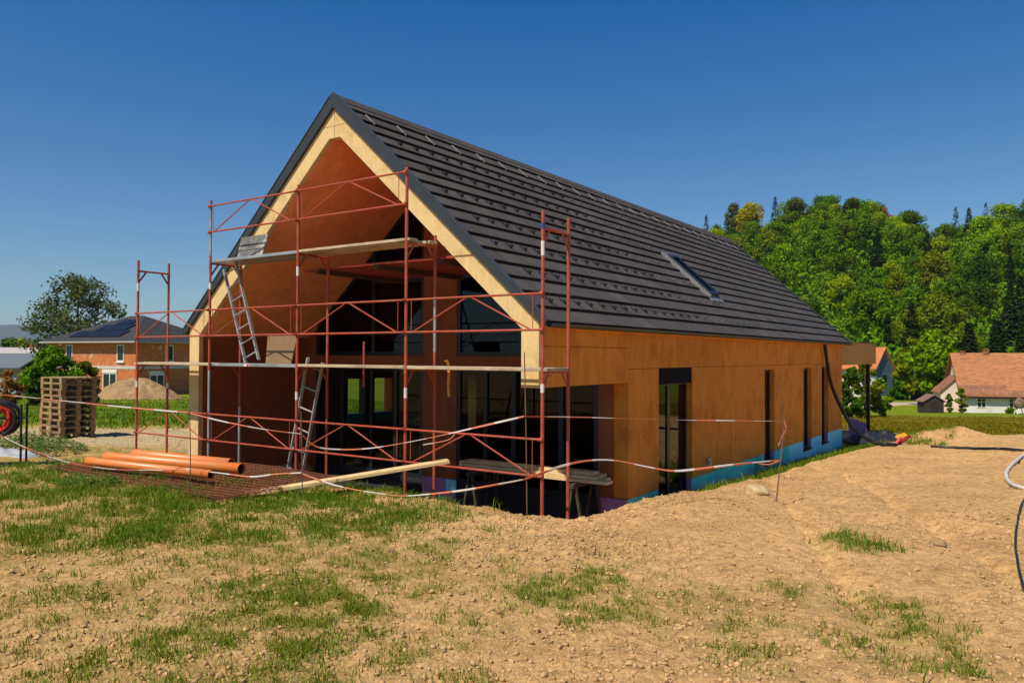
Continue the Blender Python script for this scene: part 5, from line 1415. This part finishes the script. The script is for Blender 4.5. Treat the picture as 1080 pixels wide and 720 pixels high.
# local x runs along the gable so that the gable looks to the camera's right
barn = empty('barn', (G.x, G.y, zb), 'gabled barn with shade-blue walls and an orange roof beyond the canopy post', 'barn', rz=math.atan2(dg.y, dg.x))
gw = 4.6; gh = 5.3; gr = 2.9; bl = 12.
dback = 1
mb = MB(); mb.prism([(0, 0, 0), (gw, 0, 0), (gw, 0, gh), (gw / 2, 0, gh + gr), (0, 0, gh)], (0, .3, 0)); mb.build('gable_wall', BARN_SHADE, barn)
skew = Vector((-9.0, 7.0, 0))
mb = MB(); mb.prism([(0, .302, 0), (0, .302, gh), (.3, .302, gh), (.3, .302, 0)], skew); mb.build('wall', PLASTER, barn)
mb = MB(); mb.prism([(gw - .3, .302, 0), (gw - .3, .302, gh), (gw, .302, gh), (gw, .302, 0)], skew); mb.build('wall', BARN_SHADE, barn)
mb = MB(); mb.prism([(-.45, -.3, gh - .55), (gw / 2, -.3, gh + gr + .02), (gw / 2, -.3, gh + gr + .24), (-.45, -.3, gh - .33)], skew); mb.prism([(gw + .45, -.3, gh - .55), (gw / 2 + .002, -.3, gh + gr + .02), (gw / 2 + .002, -.3, gh + gr + .24), (gw + .45, -.3, gh - .33)], skew); mb.build('roof', ORT, barn)
mb = MB(); mb.box(1.6, 2.9, -.03, -.003, 2.6, 3.8); mb.build('window', DARKFRAME, barn)
# straw bale / rack at the right edge
A = at(1076, 440, 82); zz = gz(A.x, A.y)
o = empty('straw_rack', (A.x, A.y, zz), 'brown straw rack on pale legs at the right edge', 'rack')
bm = bmesh.new(); bmesh.ops.create_icosphere(bm, subdivisions=3, radius=1)
for v in bm.verts:
    d = v.co.copy(); k = 1 + .12 * math.sin(5 * d.x + 3 * d.z) + .1 * math.sin(7 * d.y + 4 * d.x); v.co = Vector((d.x * .55 * k, d.y * .5 * k, 1.15 + d.z * .55 * k))
me = bpy.data.meshes.new('straw'); bm.to_mesh(me); bm.free(); me.materials.append(HAYM); link('straw', me, o)
for x, y in ((-.35, -.3), (.35, -.3), (-.35, .3), (.35, .3)):
    mb = MB(); mb.tube([(x * 1.3, y, 0), (x * .6, y * .6, .9)], .05, 6); mb.build('leg', PLASTER, o)
# gravel lane
P_ = [(.40, 104), (.44, 105.5), (.50, 108), (.55, 111), (.62, 116), (.72, 124), (.85, 134)]
V = []; Fq = []
lane = []
for k in range(61):
    t = k / 60; a = .30 + .55 * t; Dc = np.interp(a, [p[0] for p in P_], [p[1] for p in P_])
    for e in (-4.5, 4.5):
        Dd = Dc + e * (1.0 if a < .5 else .8 - (a - .5)); x = a * Dd; V.append((x, Dd, float(ground_z(np.array([x]), np.array([Dd]))[0]) + .03))
    if k: Fq.append((2 * k - 2, 2 * k, 2 * k + 1, 2 * k - 1))
mb = MB(); mb.v = V; mb.f = Fq; o = mb.build('lane', mat('gravel_lane', (.42, .33, .23), .95, vary=.1, scale=1), recalc=False); tag(o, kind='structure')

# brick house with hip roof
C = at(142.5, 420, 75); Lf = at(52, 420, 80.5)
bx = Vector((Lf.x - C.x, Lf.y - C.y)); flen = bx.length; bx.normalize()
zb = -2.45; eh = at(143, 360, 75).z - zb
bh = empty('brick_house', (C.x, C.y, zb), 'unplastered orange brick house with grey hip roof and solar panels', 'house', rz=math.atan2(bx.y, bx.x))
# local x along the sunny face, local y = away (needs -y side); width runs along -y in local terms
wd = 10.5
sy = -1
mb = MB(); mb.box(0, flen, -wd, 0, 0, eh); mb.build('wall', BRICK, bh)
mb = MB(); ov = .7; zt = eh - .12
hipz = at(144, 332, 80.5).z - zb
r0, r1 = flen * .42, flen * .58
base = [(-ov, ov, zt), (flen + ov, ov, zt), (flen + ov, -wd - ov, zt), (-ov, -wd - ov, zt)]
top = [(r0, -wd / 2, hipz), (r1, -wd / 2, hipz)]
vs = base + top
b2 = [(a, b, c + .16) for a, b, c in base]
mb.add(b2 + top, [(0, 1, 5, 4), (1, 2, 5), (2, 3, 4, 5), (3, 0, 4)])
rf = mb.build('roof', GREYROOF, bh)
mb = MB(); mb.box(-ov - .02, flen + ov + .02, -wd - ov - .02, ov + .02, zt + .0, zt + .15); mb.build('eaves', mat('pale_eaves', (.40, .37, .34), .7), rf)
# solar panels on the sunny slope
def on_slope(u, v, h):                                # u along x, v 0..1 up the slope
    p0 = Vector((-ov + u, ov, zt + .16)); rise_ = hipz - zt - .16; run = wd / 2 + ov
    return Vector((-ov + u, ov - v * run, zt + .16 + v * rise_ + h))
for (u0, u1, v0, v1) in ((3.3, 10.8, .14, .36), (4.2, 8.8, .385, .60), (5.2, 7.6, .625, .80)):
    mb = MB(); q = [on_slope(a, b, .06) for a, b in ((u0, v0), (u1, v0), (u1, v1), (u0, v1))]; mb.prism(q, (0, .0, .05)); mb.build('solar_panel', SOLAR, rf)
def bwin(face, u, z, w, h, shutter=False):
    t = .10
    def bx_(u0, u1, d0, d1, z0, z1, m):
        if face == 'x': m.box(u0, u1, d0, d1, z0, z1)
        else: m.box(-d1, -d0, -u1, -u0, z0, z1)
    m = MB(); a, b = .004, .06
    bx_(u, u + t, a, b, z, z + h, m); bx_(u + w - t, u + w, a, b, z, z + h, m); bx_(u + t, u + w - t, a, b, z, z + t, m); bx_(u + t, u + w - t, a, b, z + h - t, z + h, m)
    if w > 1.4: bx_(u + w / 2 - .05, u + w / 2 + .05, a, b - .004, z + t, z + h - t, m)
    f = m.build('window', PLASTER, bh)
    m = MB(); bx_(u + .03, u + w - .03, .008, .03, z + .03, z + h - .03, m); m.build('pane', mat('far_pane', (.02, .025, .03), .1, spec=.6), f)
    m = MB(); bx_(u - .05, u + w + .05, a, .12, z - .14, z - .005, m); m.build('sill', PLASTER, f)
    if shutter: m = MB(); bx_(u - .05, u + w + .05, a, .10, z + h + .004, z + h + .35, m); m.build('lintel', PLASTER, f)
for u in (1.6, 9.2): bwin('x', u, 3.35, 1.0, 1.65)
bwin('x', 2.6, .45, 2.0, 1.75, True); bwin('x', 8.0, .45, 2.0, 1.75, True)
for u in (3.4, 6.6): bwin('y', u, 3.35, 1.0, 1.65)
bwin('y', 1.6, .45, 1.7, 1.6, True); bwin('y', 6.6, .45, 1.7, 1.6, True)
mb = MB(); mb.box(-.03, flen + .03, -wd - .03, .03, 2.62, 2.88); mb.build('ring_beam', mat('pale_concrete_band', (.55, .50, .44), .85), bh)
mb = MB(); mb.tube([(flen - .15, .12, 0), (flen - .15, .12, eh - .4), (flen + .3, .5, eh - .05)], .05, 8); mb.build('downpipe', PLASTER, bh)
# spoil heap before it
hp_ = at(143, 420, 57); bm = bmesh.new(); bmesh.ops.create_grid(bm, x_segments=70, y_segments=50, size=1)
for v in bm.verts:
    x, y = v.co.x, v.co.y; r = math.hypot(x * 1.0 + .12 * y, y); e = max(0, 1 - r) ** .75
    n1 = float(fbm(np.array([x * 3]), np.array([y * 3]), 131, 4)[0]); v.co = Vector((x * 3.6, y * 3, e * (1.85 + .5 * n1) + .25 * e * float(fbm(np.array([x * 10]), np.array([y * 10]), 135, 3)[0]) - .1))
me = bpy.data.meshes.new('heap'); bm.to_mesh(me); bm.free(); me.materials.append(SOILM); o = link('soil_heap', me, loc=(hp_.x, hp_.y, gz(hp_.x, hp_.y))); smooth_angle(o, 70); tag(o, 'heap of brown soil in front of the brick house', 'soil heap')
# grey roofed buildings at the far left
A = at(34, 400, 100); gable_building('low_house', (A.x, A.y), Vector((-1, .12)).normalized() * 1, 16, -9, gz(A.x, A.y) - .3, 3.1, 1.6, 'low house with a pale grey roof at the left edge', GREYW, LTROOF, chimneys=()) if False else None
def shed(name, pxr, D, top_y, eave_y, length, depth, label, m_w, m_r, chim=None):
    A = at(pxr, 400, D); z = gz(A.x, A.y) - .2; e = at(pxr, eave_y, D).z - z; t = at(pxr, top_y, D + depth / 2).z - z
    o = empty(name, (A.x, A.y, z), label, 'house', rz=.06)
    mb = MB(); mb.box(-length, 0, 0, depth, 0, e); mb.build('wall', m_w, o)
    for k in (1, -1):
        mb = MB(); q = [(0, -.4, e - .05), (0, depth / 2, t), (0, depth / 2, t + .15), (0, -.45, e + .12)]
        if k < 0: q = [(a, depth - b, c) for a, b, c in q]
        mb.prism([(a + .5, b, c) for a, b, c in q], (-length - 1, 0, 0)); r = mb.build('roof', m_r, o)
    mb = MB()
    for x in (-2.2, -5.5): mb.box(x - .9, x, -.03, -.003, 1.0, 2.1)
    mb.build('window', DARKFRAME, o)
    if chim: mb = MB(); mb.box(chim - .9, chim, depth / 2 - .4, depth / 2 + .4, t - .2, t + .75); mb.build('chimney', CLAYOLD, r)
shed('low_house', 31, 104, 367.5, 376, 16, 10, 'low house with a pale roof and brick chimney at left edge', GREYW, LTROOF, chim=-1.6)
shed('garage', 17, 78, 374, 389, 12, 8, 'low grey garage with a dark metal roof at the left edge', GREYW, MIDROOF)

# far mountain
def build_mountain():
    xs = np.linspace(-9500, 2500, 160); V = []; 
    prof = lambda x: np.interp(x, [-9500, -7000, -5200, -4450, -3900, -3300, -2600, -1500, 2500], [150, 230, 255, 262, 225, 165, 110, 60, 20]) + 14 * fbm(x * .002, x * 0 + 3, 151, 4)
    h = prof(xs)
    rows = [(5600, 0), (6100, .35), (6600, .75), (7000, 1.0), (7400, .75), (8200, 0)]
    V = [(x, d + 60 * math.sin(x * .003), -10 + hh * k + (12 * math.sin(x * .004 + d) if 0 < k < 1 else 0)) for d, k in rows for x, hh in zip(xs, h)]
    n = len(xs); Fq = [(r * n + i, r * n + i + 1, (r + 1) * n + i + 1, (r + 1) * n + i) for r in range(len(rows) - 1) for i in range(n - 1)]
    me = np_mesh('mountain', V, Fq, mat('distant_forest', (.03, .05, .02), .95, vary=.3, scale=.004), smooth=True); tag(link('mountain', me), kind='structure')
build_mountain()

# ------------------------------------------------------------------ haze
HAZE = True
if HAZE:
    mb = MB(); mb.box(-9800, 9800, -9800, 9800, -14, 290)
    m = bpy.data.materials.new('valley_air'); n, l = nodes_of(m); n.remove(n['Principled BSDF'])
    v = n.new('ShaderNodeVolumePrincipled'); v.inputs['Density'].default_value = .00007; v.inputs['Color'].default_value = (.72, .84, 1, 1); v.inputs['Anisotropy'].default_value = .2
    l.new(v.outputs[0], n['Material Output'].inputs['Volume'])
    m.cycles.homogeneous_volume = True if hasattr(m.cycles, 'homogeneous_volume') else None
    o = mb.build('haze', m); o['kind'] = 'stuff'

# ------------------------------------------------------------------ light, sky
SUN_EL = 56.0
sdir = Vector((-.679, -.734, 0)).normalized() * math.cos(math.radians(SUN_EL)); sdir.z = math.sin(math.radians(SUN_EL))
w = bpy.data.worlds.new('World'); S.world = w; w.use_nodes = True
n, l = w.node_tree.nodes, w.node_tree.links
bg = n['Background']; sky = n.new('ShaderNodeTexSky'); sky.sky_type = 'NISHITA'; sky.sun_disc = False
sky.sun_elevation = math.radians(SUN_EL); sky.sun_rotation = math.atan2(sdir.x, sdir.y)
sky.air_density = 1.0; sky.dust_density = .5; sky.ozone_density = 4.0; sky.altitude = 300
# film response of the photograph's deep blue sky: per channel curve on the whole dome
sp = n.new('ShaderNodeSeparateColor'); cb = n.new('ShaderNodeCombineColor'); l.new(sky.outputs[0], sp.inputs[0])
def wm(op, src, v, clamp0=False):
    k = n.new('ShaderNodeMath'); k.operation = op; l.new(src, k.inputs[0]); k.inputs[1].default_value = v; return k.outputs[0]
l.new(wm('MAXIMUM', wm('MULTIPLY', wm('SUBTRACT', sp.outputs[0], .99), 1.38), .08), cb.inputs[0])
l.new(wm('MULTIPLY', wm('POWER', sp.outputs[1], 1.287), .83), cb.inputs[1])
l.new(wm('MULTIPLY', wm('POWER', sp.outputs[2], .82), 2.05), cb.inputs[2])
l.new(cb.outputs[0], bg.inputs['Color']); bg.inputs['Strength'].default_value = .05
sun = bpy.data.lights.new('sun', 'SUN'); sun.energy = 4.2; sun.angle = math.radians(.5); sun.color = (1, .93, .82)
so = bpy.data.objects.new('sun', sun); COL.objects.link(so); so.rotation_euler = sdir.to_track_quat('Z', 'Y').to_euler(); so.location = (-20, -5, 25)

# ------------------------------------------------------------------ camera
cam = bpy.data.cameras.new('camera'); co = bpy.data.objects.new('camera', cam); COL.objects.link(co)
cam.sensor_width = 36; cam.lens = 36 * F_PX / 1080; cam.clip_start = .1; cam.clip_end = 20000
co.location = (0, 0, ZC)
fwd = Vector((0, math.cos(PITCH), math.sin(PITCH))); upv = Vector((0, -math.sin(PITCH), math.cos(PITCH))); rt_ = Vector((1, 0, 0))
r2 = rt_ * math.cos(ROLL) - upv * math.sin(ROLL); u2 = rt_ * math.sin(ROLL) + upv * math.cos(ROLL)
co.matrix_world = Matrix.Translation(co.location) @ Matrix((r2, u2, -fwd)).transposed().to_4x4()
S.camera = co
S.render.engine = 'CYCLES'
S.cycles.use_denoising = True
S.cycles.max_bounces = 8; S.cycles.transparent_max_bounces = 12; S.cycles.volume_bounces = 0
S.view_settings.view_transform = 'Standard'; S.view_settings.look = 'None'; S.view_settings.gamma = 1; S.view_settings.exposure = .35
